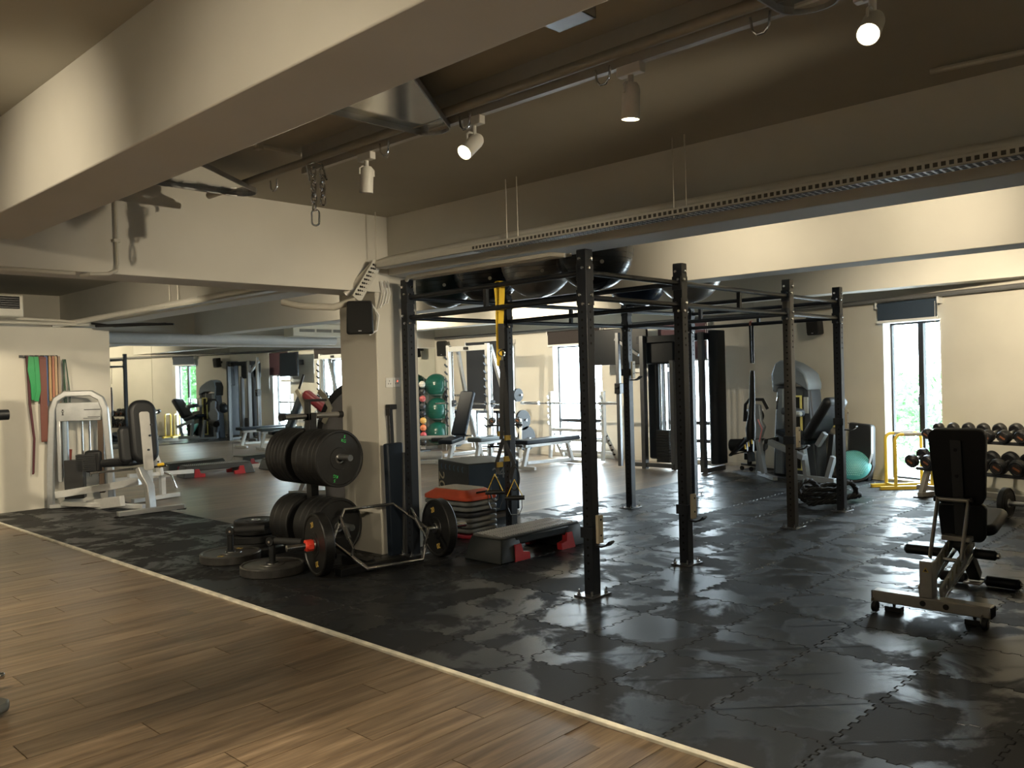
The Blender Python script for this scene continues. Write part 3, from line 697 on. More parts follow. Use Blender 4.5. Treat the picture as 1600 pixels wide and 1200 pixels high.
# hex bar
hx = thing('hex_bar', 'chrome hexagonal trap bar lying on the mat in front of the plate tree', 'barbell', (3.93, 5.14, .24), math.atan2(-.22, 1.0))
L = .40
hexp = [(-.40, 0, 0), (-.24, -.27, -.17), (.20, -.27, -.17), (.40, 0, 0), (.22, .24, .19), (-.20, .24, .19)]
G().tube([Vector(hexp[0]), Vector(hexp[1]), Vector(hexp[2]), Vector(hexp[3])], .0145, 12).o('hex_frame', chrome, hx)
G().tube([Vector(hexp[3]), Vector(hexp[4]), Vector(hexp[5]), Vector(hexp[0])], .0145, 12).o('hex_frame', chrome, hx)
for sx in (-1, 1):
    a = Vector(hexp[1 if sx < 0 else 2]); b = Vector(hexp[5 if sx < 0 else 4]); a = a.lerp(Vector(hexp[0 if sx < 0 else 3]), .45); b = b.lerp(Vector(hexp[0 if sx < 0 else 3]), .45)
    up = (b-a).normalized().cross(Vector((1, 0, 0))).normalized()
    if up.z < 0: up = -up
    up = up*.07
    hd = G().tube([a, a+up, b+up, b], .011, 10).o('handle', chrome, hx)
    m_ = (a+b)/2+up; d = (b-a).normalized()*.055
    G().cyl(m_-d, m_+d, .017, 14).o('knurled_grip', steel, hd)
    G().cyl((sx*.38, 0, 0), (sx*.45, 0, 0), .016, 16).cyl((sx*.45, 0, 0), (sx*.462, 0, 0), .038, 24).o('collar', steel, hx)
    G().cyl((sx*.46, 0, 0), (sx*.74, 0, 0), .0245, 24).o('sleeve', chrome, hx)
rm = Matrix.Rotation(math.atan2(-.22, 1.0), 3, 'Z')
for sx, lab in ((-1, 'speckled black bumper plate with gold numerals on the near end of the hex bar'), (1, 'speckled black bumper plate with gold numerals on the far end of the hex bar')):
    c = Vector((3.93, 5.14, .24))+rm@Vector((sx*.50, 0, 0))
    plate(c, rm@Vector((-1, 0, 0)), .228, .075, lab, 'bumper plates on the hex bar', ('20', (PI/2, -PI/2), .62, .058), tcol=golds, mat=M('speckled_rubber', (.009, .009, .009), .42, var=.5, scale=90), spin=0.3)
cl = thing('collar_clamp', 'bright orange-red hexagonal lock collar on the near end of the hex bar', 'clamp', Vector((3.93, 5.14, .24))+rm@Vector((-.575, 0, 0)), math.atan2(-.22, 1.0))
G().lathe([(.0255, -.028), (.045, -.028), (.045, .028), (.0255, .028), (.0255, -.028)], (0, 0, 0), (1, 0, 0), 6, smooth=False).o('ring', M('neon_orange', (.85, .06, .03), .4), cl, .003)
G().box(-.02, .02, -.062, -.040, -.02, .02).o('latch', M('neon_orange', (.85, .06, .03), .4), cl, .004)

# navy folded mat and upright post leaning at the column
lm = thing('leaning_bench', 'narrow navy padded board with a black steel post, stood upright against the column', 'bench', (4.27, 5.36, .012))
G().box(-.105, .055, -.03, .03, .0, .90, (-.02, 'Y')).o('pad', navyv, lm, .012)
G().box(-.02, .02, .035, .065, .0, 1.18, (-.03, 'Y')).o('post', blackm, lm, .004)
G().box(-.04, .035, .02, .075, 1.17, 1.21).box(-.045, -.025, .02, .07, 1.12, 1.18).o('clamp', plastic, lm, .004)
G().box(.02, .06, -.055, -.032, 0, .82, (.03, 'Y')).o('side_strut', M('dark_grey_strut', (.12, .12, .12), .4, .4), lm, .003)

# ================================================================ STEPS AND BOX
topgrip = M('grey_step_grip', (.07, .07, .068), .5, var=.2, scale=60)
def riserplat(z, mat, lab, i, name='step_riser'):
    e = thing(name, lab, 'step platform', (5.20, 5.62, z), math.atan2(1, 0)+.03, 'step risers in the stack')
    w_, d_ = .60, .40
    G().prism(rrect(w_, d_, .07), (0, 0, 0), (0, 0, .036), (1, 0, 0), (0, 1, 0)).o('rim', mat, e, .012, seg=3)
    G().prism(rrect(w_-.07, d_-.07, .05), (0, 0, .034), (0, 0, .012), (1, 0, 0), (0, 1, 0)).o('top_panel', mat, e, .004)
    for sx in (-1, 1):
        for sy in (-1, 1): G().lathe([(0, 0), (.02, 0), (.018, .006), (0, .006)], (sx*.24, sy*.14, .046), (0, 0, 1), 10).o('stud', mat, e)
    return e
greyd = M('charcoal_step_plastic', (.035, .036, .04), .45)
pinkr = M('crimson_step_plastic', (.42, .035, .06), .42)
names_ = [(pinkr, 'crimson step riser on the rubber mat, bottom of the stack'), (greyst, 'grey step riser directly on the crimson one'), (greyst, 'grey step riser, third from the bottom of the stack'), (greyst, 'grey step riser just below the charcoal one'), (greyd, 'charcoal step riser in the middle of the grey ones'), (greyst, 'grey step riser just above the charcoal one'), (greyst, 'grey step riser directly under the orange-red top')]
z = .012
for i, (m_, lab) in enumerate(names_): riserplat(z, m_, lab, i); z += .047
e = thing('aerobic_step', 'orange-red step with a beige grip top, on top of the stack of risers', 'step platform', (5.20, 5.62, z), PI/2+.03)
g = G(); lo = rrect(.61, .41, .08); hi = rrect(.42, .28, .05)
vs = [(x, y, 0) for x, y in lo]+[(x, y, .03) for x, y in lo]+[(x, y, .085) for x, y in hi]; n = len(lo)
g.add(vs, [(i, (i+1) % n, n+(i+1) % n, n+i) for i in range(n)]+[(n+i, n+(i+1) % n, 2*n+(i+1) % n, 2*n+i) for i in range(n)]+[tuple(range(2*n, 3*n)), tuple(range(n))[::-1]])
g.o('body', orange, e, .006)
G().prism(rrect(.40, .26, .04), (0, 0, .084), (0, 0, .006), (1, 0, 0), (0, 1, 0)).o('grip_top', M('beige_grip', (.50, .40, .27), .6, var=.1), e)
G().bar((-.262, -.11, .06), (-.262, .06, .06), .006, .022, up=(-.5, 0, 1)).o('slot', darkhole, e)
rb_ = thing('riser_block', 'red step leg standing on the mat between the column and the hex bar plate', 'riser', (4.62, 5.60, .012), .4)
G().prism([(-.10, 0), (.10, 0), (.075, .17), (-.075, .17)], (0, -.04, 0), (0, .08, 0), (1, 0, 0), (0, 0, 1)).o('leg_block', orange, rb_, .01)

def aerobic_step(loc, rz, label, L_=1.04, H=.145, legs=True, grp=None, zlift=.055):
    e = thing('aerobic_step', label, 'step platform', loc, rz, grp)
    w_ = .40; z0 = 0 if legs else 0
    g = G(); base = rrect(L_, w_, .06); top = rrect(L_-.10, w_-.07, .04); n = len(base)
    zt = zlift+H
    # end housings that reach the floor and a raised middle
    for sx in (-1, 1):
        x0 = sx*(L_/2-.25); x1 = sx*L_/2
        a = [(x0, -w_/2), (x1, -w_/2), (x1, w_/2), (x0, w_/2)]; b = [(x0, -w_/2+.035), (x1-sx*.05, -w_/2+.035), (x1-sx*.05, w_/2-.035), (x0, w_/2-.035)]
        if sx < 0: a = a[::-1]; b = b[::-1]
        g.add([(x, y, z0) for x, y in a]+[(x, y, zt-.02) for x, y in b], [(0, 1, 5, 4), (1, 2, 6, 5), (2, 3, 7, 6), (3, 0, 4, 7), (4, 5, 6, 7), (3, 2, 1, 0)])
    g.box(-L_/2+.2, L_/2-.2, -w_/2+.03, w_/2-.03, zt-.085, zt-.02)
    g.o('body', M('step_charcoal', (.010, .013, .014), .5, spec=.3) if grp is None else M('step_grey', (.07, .073, .075), .45), e, .012)
    G().prism(top, (0, 0, zt-.022), (0, 0, .016), (1, 0, 0), (0, 1, 0)).o('deck', topgrip, e, .004)
    g = G(); k = int((L_-.16)/.028)
    for i in range(k):
        x = -(L_-.16)/2+i*.028
        for (a, b) in ((-.145, -.055), (-.045, .045), (.055, .145)): g.bar((x, a, zt-.004), (x+.02, b, zt-.004), .006, .006)
    rr = g.o('grip_ridges', M('worn_grip', (.42, .42, .42), .4), e); rr['kind'] = 'stuff'
    for sx in (-1, 1):
        for sy in (-1, 1):
            # stepped red block let into the side
            pl_ = [(0, 0), (.17, 0), (.17, .05), (.10, .062), (.085, .125), (.02, .125)]
            pl_ = [(sx*(-p), q) for p, q in pl_]
            yy = sy*(w_/2+.004)
            G().prism(pl_, (sx*(L_/2-.20 + (.04)), yy, 0), (0, -sy*.05, .0), (1, 0, 0), (0, -sy*.13, 1)).o('riser_leg', red, e)
    return e
aerobic_step((4.98, 4.60, .012), .0, 'charcoal aerobic step with ridged top and red legs, on the mats beside the riser stack')
aerobic_step((6.38, 12.55, 0), -.15, 'grey aerobic step before the mirror, the left one', 1.12, .13, grp='steps in front of the mirror')
aerobic_step((7.70, 12.45, 0), -.10, 'grey aerobic step with red legs before the mirror, right one', 1.05, .13, grp='steps in front of the mirror')

bxm = M('plyo_box_black', (.030, .033, .036), .5, var=.08, bump=.04); bxs = M('plyo_box_navy', (.028, .045, .065), .5, bump=.04); bxt = M('plyo_box_top', (.10, .10, .085), .5)
pb = thing('plyo_box', 'black soft plyometric box with a beige number 20 and blue chevrons, behind the riser stack', 'plyo box', (6.0, 6.36, 0), math.atan2(.80, .25))
G().box(0, .76, -.61, 0, 0, .52).o('box_body', bxm, pb, .012)
G().box(.004, .756, -.606, -.004, .519, .524).o('top_cover', bxt, pb, .003)
G().box(-.003, -.0, -.60, -.01, .01, .51).o('side_panel', bxs, pb)
g = G()
for k in range(6):
    x = .11+k*.105
    g.prism([(0, .03), (.02, 0), (0, -.03), (.018, -.03), (.04, 0), (.018, .03)], (x, .0, .455), (0, .003, 0), (1, 0, 0), (0, 0, 1))
g.o('chevron_band', M('blue_print', (.06, .12, .19), .5), pb)
bg_ = M('beige_print', (.50, .43, .30), .5)
text('20', 'number_print', .20, bg_, pb, (.665, .003, .30), (PI/2, PI/2, PI), .001)
text('24', 'number_print', .16, M('grey_print', (.25, .27, .28), .5), pb, (-.004, -.36, .40), (PI/2, 0, -PI/2), .001)
# ================================================================ MACHINES
from mathutils import Euler
def pad(name, mat, parent, c, size, rot=(0, 0, 0), bev=.018, label=None, r=None):
    """upholstered pad or box, rotated about its centre"""
    sx, sy, sz = size; g = G()
    if r: g.prism(rrect(sx, sy, r, 6), (0, 0, -sz/2), (0, 0, sz), (1, 0, 0), (0, 1, 0))
    else: g.box(-sx/2, sx/2, -sy/2, sy/2, -sz/2, sz/2)
    E_ = Euler(rot).to_matrix(); c = Vector(c); g.v = [tuple(E_@Vector(v)+c) for v in g.v]
    return g.o(name, mat, parent, min(bev, min(size)*.42), label=label, seg=3)
def leg_(name, mat, parent, a, b, w_=.05, h_=None, up=(0, 0, 1)): return G().bar(a, b, w_, h_, up).o(name, mat, parent, .005)
def roll(name, mat, parent, a, b, r): 
    a = Vector(a); b = Vector(b); d = (b-a).normalized(); L_ = (b-a).length
    return G().lathe([(0, 0), (r-.012, 0), (r, .012), (r, L_-.012), (r-.012, L_), (0, L_)], a, d, 22).o(name, mat, parent)
def stack(parent, x, y, w_, d_, z0, z1, n=12):
    st_ = None
    h_ = (z1-z0)/n
    for i in range(n):
        G().box(x-w_/2, x+w_/2, y-d_/2, y+d_/2, z0+i*h_, z0+(i+1)*h_-.004).o('weight_plate', blackm, parent)

# ---- white selectorised machine at the partition
lx_ = thing('leg_machine', 'white framed selectorised leg machine with black seat, in front of the band rack wall', 'gym machine', (3.70, 10.62, .012), math.radians(-33))
U_ = [(-.335, 0, 0), (-.325, 0, .5), (-.285, 0, 1.15), (-.24, 0, 1.28), (-.14, 0, 1.345), (.14, 0, 1.345), (.24, 0, 1.28), (.285, 0, 1.15), (.325, 0, .5), (.335, 0, 0)]
G().sweep(U_, [(-.035, -.045), (.035, -.045), (.035, .045), (-.035, .045)], up=(0, 1, 0)).o('arch_frame', silverp, lx_, .012)
plt = G().box(-.245, .245, -.030, -.018, 1.02, 1.24).o('name_plate', M('brushed_plate', (.45, .46, .46), .3, .8, var=.15, scale=8), lx_, .006)
G().box(.06, .24, -.0325, -.030, 1.145, 1.155).box(.10, .235, -.0325, -.030, 1.06, 1.068).box(.05, .22, -.0325, -.030, 1.045, 1.052).o('plate_print', M('print_dark', (.05, .05, .05), .5), plt)
g = G().prism([(-.012, -.03), (.012, -.03), (.006, .0), (.02, .02), (.0, .012), (-.02, .02), (-.006, .0)], (-.17, -.031, 1.12), (0, -.002, 0), (1, 0, 0), (0, 0, 1)); g.ball((-.17, -.032, 1.15), .011, 8, 6); g.o('figure_emblem', M('print_dark', (.05, .05, .05), .5), plt)
for x in (-.16, .02, .10, .20): G().cyl((x, .02, .35), (x, .02, 1.05), .013 if x != -.16 else .035, 12).o('guide_rod', chrome if x > 0 else M('blue_grey_tube', (.30, .36, .42), .3, .5), lx_)
G().box(-.245, -.20, -.03, .03, .3, 1.03).o('side_shroud', silverp, lx_, .01)
stack(lx_, .07, .02, .22, .16, .42, .62, 8)
G().box(-.17, .04, -.06, .08, .10, .56).o('shroud_lower', M('smoked_panel', (.03, .03, .03), .25), lx_, .01)
G().box(.05, .24, -.05, .08, .40, .66).o('shroud_upper', plastic, lx_, .03)
G().box(.20, .26, -.02, .05, .15, 1.03).o('cable_guard', M('bronze_guard', (.10, .07, .05), .35, .4), lx_, .006)
G().box(-.34, .34, -.05, .05, 0, .045).o('base_bar', whitep, lx_, .008)
leg_('main_beam', whitep, lx_, (-.25, -.06, .16), (.72, -.38, .30), .08, .08)
leg_('lower_beam', whitep, lx_, (-.2, -.04, .05), (.80, -.62, .04), .06, .05)
leg_('floor_brace', whitep, lx_, (.10, -.10, .02), (.58, -.65, .12), .06, .12)
sp_ = (.82, -.80)
G().sweep([(.80, -.78, .50), (.83, -.80, .42), (.90, -.84, .30), (.92, -.86, .05)], [(-.03, -.05), (.03, -.05), (.03, .05), (-.03, .05)], up=(.6, .8, 0)).o('seat_post', silverp, lx_, .008)
leg_('foot_bar', silverp, lx_, (.62, -1.10, .035), (1.24, -.74, .035), .08, .05)
for p_ in ((.64, -1.09), (1.22, -.75)): G().box(p_[0]-.05, p_[0]+.05, p_[1]-.03, p_[1]+.03, 0, .012).o('foot_pad', plastic, lx_)
pad('seat', vinyl, lx_, (.62, -.60, .56), (.42, .36, .09), (0, -.05, -.5), .035)
rb = pad('backrest', vinyl, lx_, (.84, -.76, .90), (.30, .72, .11), (PI/2-.16, 0, .50), .045, r=.13)
pad('side_bolster', vinyl, lx_, (.66, -.80, .76), (.15, .42, .10), (PI/2-.16, 0, .50), .04, r=.06)
pad('back_plate', M('seat_back_plate', (.42, .41, .39), .4, .6), lx_, (.885, -.835, .80), (.11, .66, .012), (PI/2-.16, 0, .50), .003, r=.03)
for z in (.70, .86, .98): G().cyl((.915+(z-.82)*.12, -.85, z), (.93+(z-.82)*.12, -.86, z), .011, 8).o('bolt', plastic, lx_)
leg_('lever_arm', chrome, lx_, (.30, -.85, .47), (1.05, -.60, .49), .025)
roll('yellow_knob', yellow, lx_, (.98, -.80, .52), (1.06, -.80, .53), .018)
# second white arm unit behind it
arm = thing('plate_arm_machine', 'white curved arm unit with a chrome lever, right behind the leg machine seat', 'gym machine', (4.45, 10.45, 0), .2)
G().sweep([(-.05, 0, .55), (.0, 0, .62), (.06, 0, .58), (.12, 0, .42), (.14, 0, .30)], [(-.022, -.05), (.022, -.05), (.022, .05), (-.022, .05)], up=(0, 1, 0)).o('curved_arm', whitep, arm, .006)
leg_('upright', whitep, arm, (-.02, 0, 0), (-.02, 0, .58), .07)
leg_('side_leg', whitep, arm, (.20, .05, .0), (.20, .05, .30), .06)
leg_('cross_tube', whitep, arm, (-.30, 0, .34), (.62, 0, .30), .05)
leg_('foot_bar', whitep, arm, (-.25, 0, .03), (.40, 0, .03), .06, .05)
G().tube([(.15, -.02, .34), (.26, -.04, .30), (.33, -.04, .12)], .016, 10).o('lever', chrome, arm)
for t in (0, 1, 2): G().cyl((.055+.02*t, -.055, .55-.07*t), (.055+.02*t, -.062, .55-.07*t), .012, 8).o('bolt', plastic, arm)

# ---- band rack on the partition
bands = thing('band_rack', 'small dark steel wall rack with pegs for resistance bands', 'rack', (3.20, 10.88, 1.80))
G().box(-.05, .36, -.02, 0, -.01, .02).o('rail', blackm, bands)
for i in range(7): G().cyl((-.02+.055*i, -.01, .005), (-.02+.055*i, -.085, .012), .006, 8).o('peg', chrome, bands)
def band(x, w_, z1, z2, mat, lab, y=10.81, sag=0, twist=0):
    """closed loop of flat band hanging on the rack from z1 down to z2"""
    e = thing('resistance_band', lab, 'resistance band', (x, y, z2), 0, 'bands hanging on the wall rack')
    g = G(); h_ = z1-z2
    pts = [(.0, .012, h_-.02), (0, .006, h_+.006), (0, -.006, h_+.006), (0, -.012, h_-.02), (sag*.3, -.010, h_*.6), (sag, -.008, h_*.3), (sag*.6, -.006, .02), (sag*.5, 0, 0), (sag*.6, .006, .02), (sag, .008, h_*.3), (sag*.3, .010, h_*.6)]
    strapflat(g, pts+[pts[0]], w_, .004, (1, twist, 0)); g.o('loop', mat, e); return e
band(3.215, .022, 1.80, .43, M('maroon_band', (.07, .012, .018), .6), 'long thin maroon band hanging lowest, at the left end of the rack', sag=.05)
gb = thing('resistance_band', 'bright green wide folded band on the left of the wall rack', 'resistance band', (3.28, 10.79, 1.30), 0, 'bands hanging on the wall rack')
g = G().sweep([(-.02, 0, .50), (-.035, -.01, .35), (-.01, -.01, .18), (.0, 0, .0)], [(-.036, -.006), (.036, -.006), (.036, .006), (-.036, .006)], up=(0, 1, 0)); 
g.sweep([(.02, -.012, .50), (.03, -.016, .30), (.035, -.016, .10), (.01, -.01, -.02)], [(-.024, -.005), (.024, -.005), (.024, .005), (-.024, .005)], up=(0, 1, 0)); g.o('folded_loop', M('green_band', (.02, .27, .08), .5), gb)
band(3.355, .06, 1.80, 1.42, M('brown_band_dark', (.10, .035, .03), .6), 'short dark brown band beside the green one')
band(3.375, .075, 1.79, .80, M('brown_band', (.16, .055, .04), .6), 'wide brown band reaching below the green one', y=10.80)
band(3.41, .035, 1.80, 1.22, M('blue_band', (.05, .12, .30), .55), 'slate blue band in the middle of the rack')
for i, (x, c, lab) in enumerate(((3.455, (.42, .26, .12), 'tan tube band right of the blue one'), (3.49, (.36, .15, .09), 'copper brown tube band between the tan ones'), (3.52, (.45, .30, .17), 'light tan tube band near the right end of the rack'), (3.555, (.30, .22, .16), 'grey-brown tube band at the right end of the rack'))):
    band(x, .024, 1.80, 1.28 if i < 3 else .35, M('tan_band_%d' % i, c, .5), lab)
tub = thing('resistance_tube', 'black exercise tube with red handles hanging low behind the arch of the leg machine', 'resistance band', (3.60, 10.80, .55), 0)
G().tube([(0, 0, 1.22), (.02, 0, .8), (.03, 0, .3), (.02, 0, .12)], .008, 8).tube([(.03, .01, 1.22), (.07, .01, .8), (.06, .01, .62), (.02, .01, .55), (.0, .01, .8), (.02, .01, 1.22)], .007, 8).o('tube', M('green_tube', (.02, .06, .03), .5), tub)
for x in (.0, .05): G().bar((x, 0, .14), (x-.02, 0, -.08), .035, .03).o('handle', M('dark_red_grip', (.20, .035, .02), .5), tub)

# ---- preacher bench and curved machine beyond the plate tree
pre = thing('preacher_bench', 'beige framed preacher curl bench with a dark red arm pad, beyond the plate tree', 'bench', (5.93, 9.15, 0), math.radians(-46)); pre.scale = (.85, .85, 1)
G().sweep([(-.19, 0, 1.33), (-.13, 0, 1.24), (-.02, 0, .98), (.06, 0, .80), (.16, 0, .68), (.38, 0, .58)], [(-.035, -.035), (.035, -.035), (.035, .035), (-.035, .035)], up=(0, 1, 0)).o('curved_frame', M('cream_frame', (.50, .47, .37), .35, .4), pre, .012)
pad('arm_pad', M('dark_red_vinyl', (.24, .035, .045), .4), pre, (.09, 0, 1.17), (.40, .28, .11), (0, .62, 0), .04)
leg_('pad_post', silverp, pre, (.12, 0, 1.10), (.22, 0, .60), .05); leg_('grip_arm', blackm, pre, (-.16, 0, 1.33), (-.08, 0, 1.52), .03)
leg_('upright', silverp, pre, (.38, 0, .60), (.38, 0, 0), .06); leg_('rear_upright', silverp, pre, (-.2, 0, .0), (.12, 0, .70), .06); leg_('base_bar', silverp, pre, (-.35, 0, .03), (.5, 0, .03), .06)
pad('seat', M('dark_red_vinyl', (.24, .035, .045), .4), pre, (.45, 0, .60), (.25, .25, .07), (0, 0, 0), .02)
cm = thing('cross_trainer', 'charcoal cardio machine with a black curved cover and cream arm, half hidden by the column', 'gym machine', (5.55, 8.24, 0), math.radians(-46)); cm.scale = (.80, .80, 1)
ar = arc((.55, 0, .75), .64, PI, PI*.52, 10, (1, 0, 0), (0, 0, 1))
G().sweep([p for p in ar], [(-.06, -.03), (.06, -.03), (.06, .03), (-.06, .03)], up=(0, 1, 0)).o('curved_cover', plastic, cm, .012)
G().prism([(p.x, p.z) for p in arc((.55, 0, .75), .60, PI, PI*.52, 10, (1, 0, 0), (0, 0, 1))]+[(.6, 1.3), (.6, .08), (.0, .08), (-.04, .5)], (0, -.15, 0), (0, .30, 0), (1, 0, 0), (0, 0, 1)).o('side_shell', M('shell_grey', (.16, .155, .16), .4), cm, .02)
G().sweep([(.0, -.17, .95), (.10, -.17, 1.12), (.02, -.17, 1.25), (-.06, -.17, 1.32)], [(-.035, -.02), (.035, -.02), (.035, .02), (-.035, .02)], up=(0, 1, 0)).o('arm', M('cream_frame', (.50, .47, .37), .35, .4), cm, .008)
G().box(-.1, .65, -.2, .2, 0, .08).o('base', dkgrey, cm, .01)

# ---- rack machine with counterbalanced bar against the window wall
sm = thing('smith_machine', 'silver A-framed smith machine with plates on side pegs, in front of the blacked-out window', 'gym machine', (10.60, 10.90, 0))
for y in (-.50, .50):
    leg_('front_upright', M('pale_silver', (.62, .63, .62), .3, .5), sm, (-.25, y, .02), (-.25, y, 2.02), .07, .07)
    leg_('rear_upright', silverp, sm, (.45, y*1.15, .02), (-.1, y*.85, 2.0), .06, .06, (0, 1, 0))
    leg_('base_rail', silverp, sm, (-.45, y, .03), (.55, y, .03), .07, .06)
    G().cyl((-.16, y, .10), (-.16, y, 1.96), .015, 12).o('guide_rod', chrome, sm)
    g = G()
    for k in range(10): g.bar((-.30, y, .55+.135*k), (-.36, y, .60+.135*k), .018, .025)
    hk = g.o('bar_catches', blackm, sm); hk['kind'] = 'stuff'
    for z in (1.10, .66, .33): G().cyl((.15+(z-1)*-.25, y*1.05, z), (.15+(z-1)*-.25, y*1.9, z), .02, 12).o('plate_peg', chrome, sm)
leg_('top_beam', M('pale_silver', (.62, .63, .62), .3, .5), sm, (-.25, -.5, 1.95), (-.25, .5, 1.95), .06, .09)
leg_('top_rear', silverp, sm, (-.1, -.45, 1.97), (-.1, .45, 1.97), .05)
leg_('name_label', plastic, sm, (-.285, -.05, 1.95), (-.285, .05, 1.95), .05, .05)
leg_('rear_crossbar', silverp, sm, (.45, -.58, .05), (.45, .58, .05), .05)
b_ = G().cyl((-.20, -.95, .96), (-.20, .95, .96), .014, 14).o('bar', chrome, sm)
for y in (-.5, .5): G().box(-.24, -.12, y-.04, y+.04, .90, 1.02).o('bar_carriage', plastic, sm, .01)
for sy, sd_ in ((-1, 'right'), (1, 'left')):
    for z, R, nm in ((1.10, .115, 'small'), (.66, .175, 'medium'), (.33, .215, 'large')):
        x = 10.55+.15-(z-1)*.25
        e = thing('weight_plate', '%s spoked black iron plate on the %s side of the smith machine' % (nm, sd_), 'weight plate', (x, 10.90+sy*.90, z), 0, 'iron plates on the smith machine')
        if sy > 0: e.rotation_euler = (0, 0, PI)
        g = G(); g.lathe([(.024, -.02), (.05, -.02), (.05, .02), (.024, .02), (.024, -.02)], (0, 0, 0), (0, 1, 0), 20)
        g.lathe([(R*.86, -.022), (R, -.022), (R, .022), (R*.86, .022), (R*.86, -.022)], (0, 0, 0), (0, 1, 0), 32)
        for k in range(3):
            a = k*2*PI/3+.4; g.bar((.04*math.cos(a), 0, .04*math.sin(a)), (R*.9*math.cos(a), 0, R*.9*math.sin(a)), R*.42, .022, up=(0, 1, 0))
        g.o('plate_body', M('iron_plate', (.012, .013, .014), .5, spec=.25), e)
# incline bench inside it
def flat_bench(name, lab, loc, rz, L_=1.2, h_=.44, mat=navyv, w_=.28, tilt=None):
    e = thing(name, lab, 'bench', loc, rz)
    pad('seat', mat, e, (0 if tilt is None else -.42, 0, h_-.03), (L_ if tilt is None else .36, w_, .07), (0, 0 if tilt is None else -.12, 0), .02, r=.03)
    if tilt is not None:
        c = Vector((-.20, 0, h_+.03)); d = Vector((math.cos(tilt), 0, math.sin(tilt)))
        pad('backrest', mat, e, c+d*.40, (.80, w_, .08), (0, -tilt, 0), .025, r=.04)
        leg_('back_support', silverp, e, c+d*.05+Vector((.07, 0, -.02)), c+d*.72+Vector((.07, 0, -.02)), .09, .04, (0, 1, 0))
        leg_('brace', silverp, e, c+d*.55+Vector((.09, 0, 0)), (.42, 0, .10), .05)
    leg_('spine', whitep, e, (-L_*.42, 0, h_-.09), (L_*.42, 0, h_-.09), .06)
    for sx in (-1, 1):
        leg_('leg', whitep, e, (sx*L_*.36, 0, h_-.10), (sx*L_*.45, 0, .03), .06)
        leg_('foot_bar', whitep, e, (sx*L_*.45, -.25, .03), (sx*L_*.45, .25, .03), .05)
    return e
flat_bench('incline_bench', 'silver and navy adjustable bench set steep, before the smith machine', (9.75, 10.38, 0), math.radians(12), 1.1, .43, tilt=1.15)
e = flat_bench('flat_bench', 'long flat bench with grey pad in front of the squat stand', (9.95, 8.70, 0), 0, 1.30, .45)
leg_('floor_rail', whitep, e, (-.5, 0, .10), (.6, 0, .06), .05)
flat_bench('flat_bench', 'short flat bench with curved end behind the plyo box post', (9.72, 9.72, 0), math.radians(8), .95, .46, mat=M('slate_vinyl', (.07, .09, .10), .4))
cb = thing('curved_leg_bench', 'white bench frame with curved front leg left of the steep bench', 'bench', (9.35, 10.60, 0), math.radians(-45))
G().tube([(-.55, 0, .03), (-.50, 0, .25), (-.44, 0, .38), (-.32, 0, .44), (.25, 0, .44)], .032, 12).o('curved_frame', whitep, cb)
pad('seat', vinyl, cb, (.05, 0, .40), (.35, .24, .06), (0, 0, 0), .02)
roll('roller', whitep, cb, (-.35, -.02, .14), (.05, .02, .14), .07)
leg_('base_bar', whitep, cb, (-.58, 0, .03), (.3, 0, .03), .06); leg_('upright', whitep, cb, (.2, 0, .04), (.2, 0, .44), .05); leg_('cross_foot', blackm, cb, (-.45, -.12, .03), (-.25, .2, .03), .07)
# squat stand and barbell
sq = thing('squat_stand', 'pale silver squat stand with toothed uprights in front of the window', 'rack', (10.9, 8.88, 0))
for y in (-.56, .56):
    leg_('upright', M('pale_silver', (.62, .63, .62), .3, .5), sq, (0, y, .42), (0, y, 1.15), .07, .06)
    leg_('sloped_leg', silverp, sq, (0, y, .50), (.34 if y < 0 else .30, y, .02), .055, .05, (0, 1, 0)); leg_('front_leg', silverp, sq, (0, y, .45), (-.05, y, .02), .055, .05, (0, 1, 0))
    for k in range(5): 
        ck = G().sweep([(-.035, y, .62+.11*k-.02), (-.075, y, .62+.11*k-.015), (-.085, y, .62+.11*k+.03)], [(-.02, -.006), (.02, -.006), (.02, .006), (-.02, .006)], up=(0, 1, 0)).o('bar_hook', silverp, sq)
    for k in range(5): G().cyl((.09+.05*k-.045, y-.001, .42-.08*k), (.09+.05*k-.045, y+(-.03), .42-.08*k), .016, 8).o('peg_hole', darkhole, sq)
leg_('cross_tube', silverp, sq, (.02, -.56, .50), (.02, .56, .50), .05); leg_('low_cross_tube', silverp, sq, (.24, -.56, .12), (.24, .56, .12), .05); leg_('mid_cross_tube', silverp, sq, (.10, -.56, .33), (.10, .56, .33), .05)
bb = thing('barbell', 'bare steel barbell resting across the squat stand hooks', 'barbell', (10.83, 9.0, .955))
G().cyl((0, -.66, 0), (0, .66, 0), .014, 14).o('shaft', chrome, bb)
for s_ in (-1, 1): G().lathe([(0, 0), (.032, 0), (.032, .02), (.024, .02), (.024, .42), (0, .42)], (0, s_*.655, 0), (0, s_, 0), 16).o('sleeve', steel, bb)
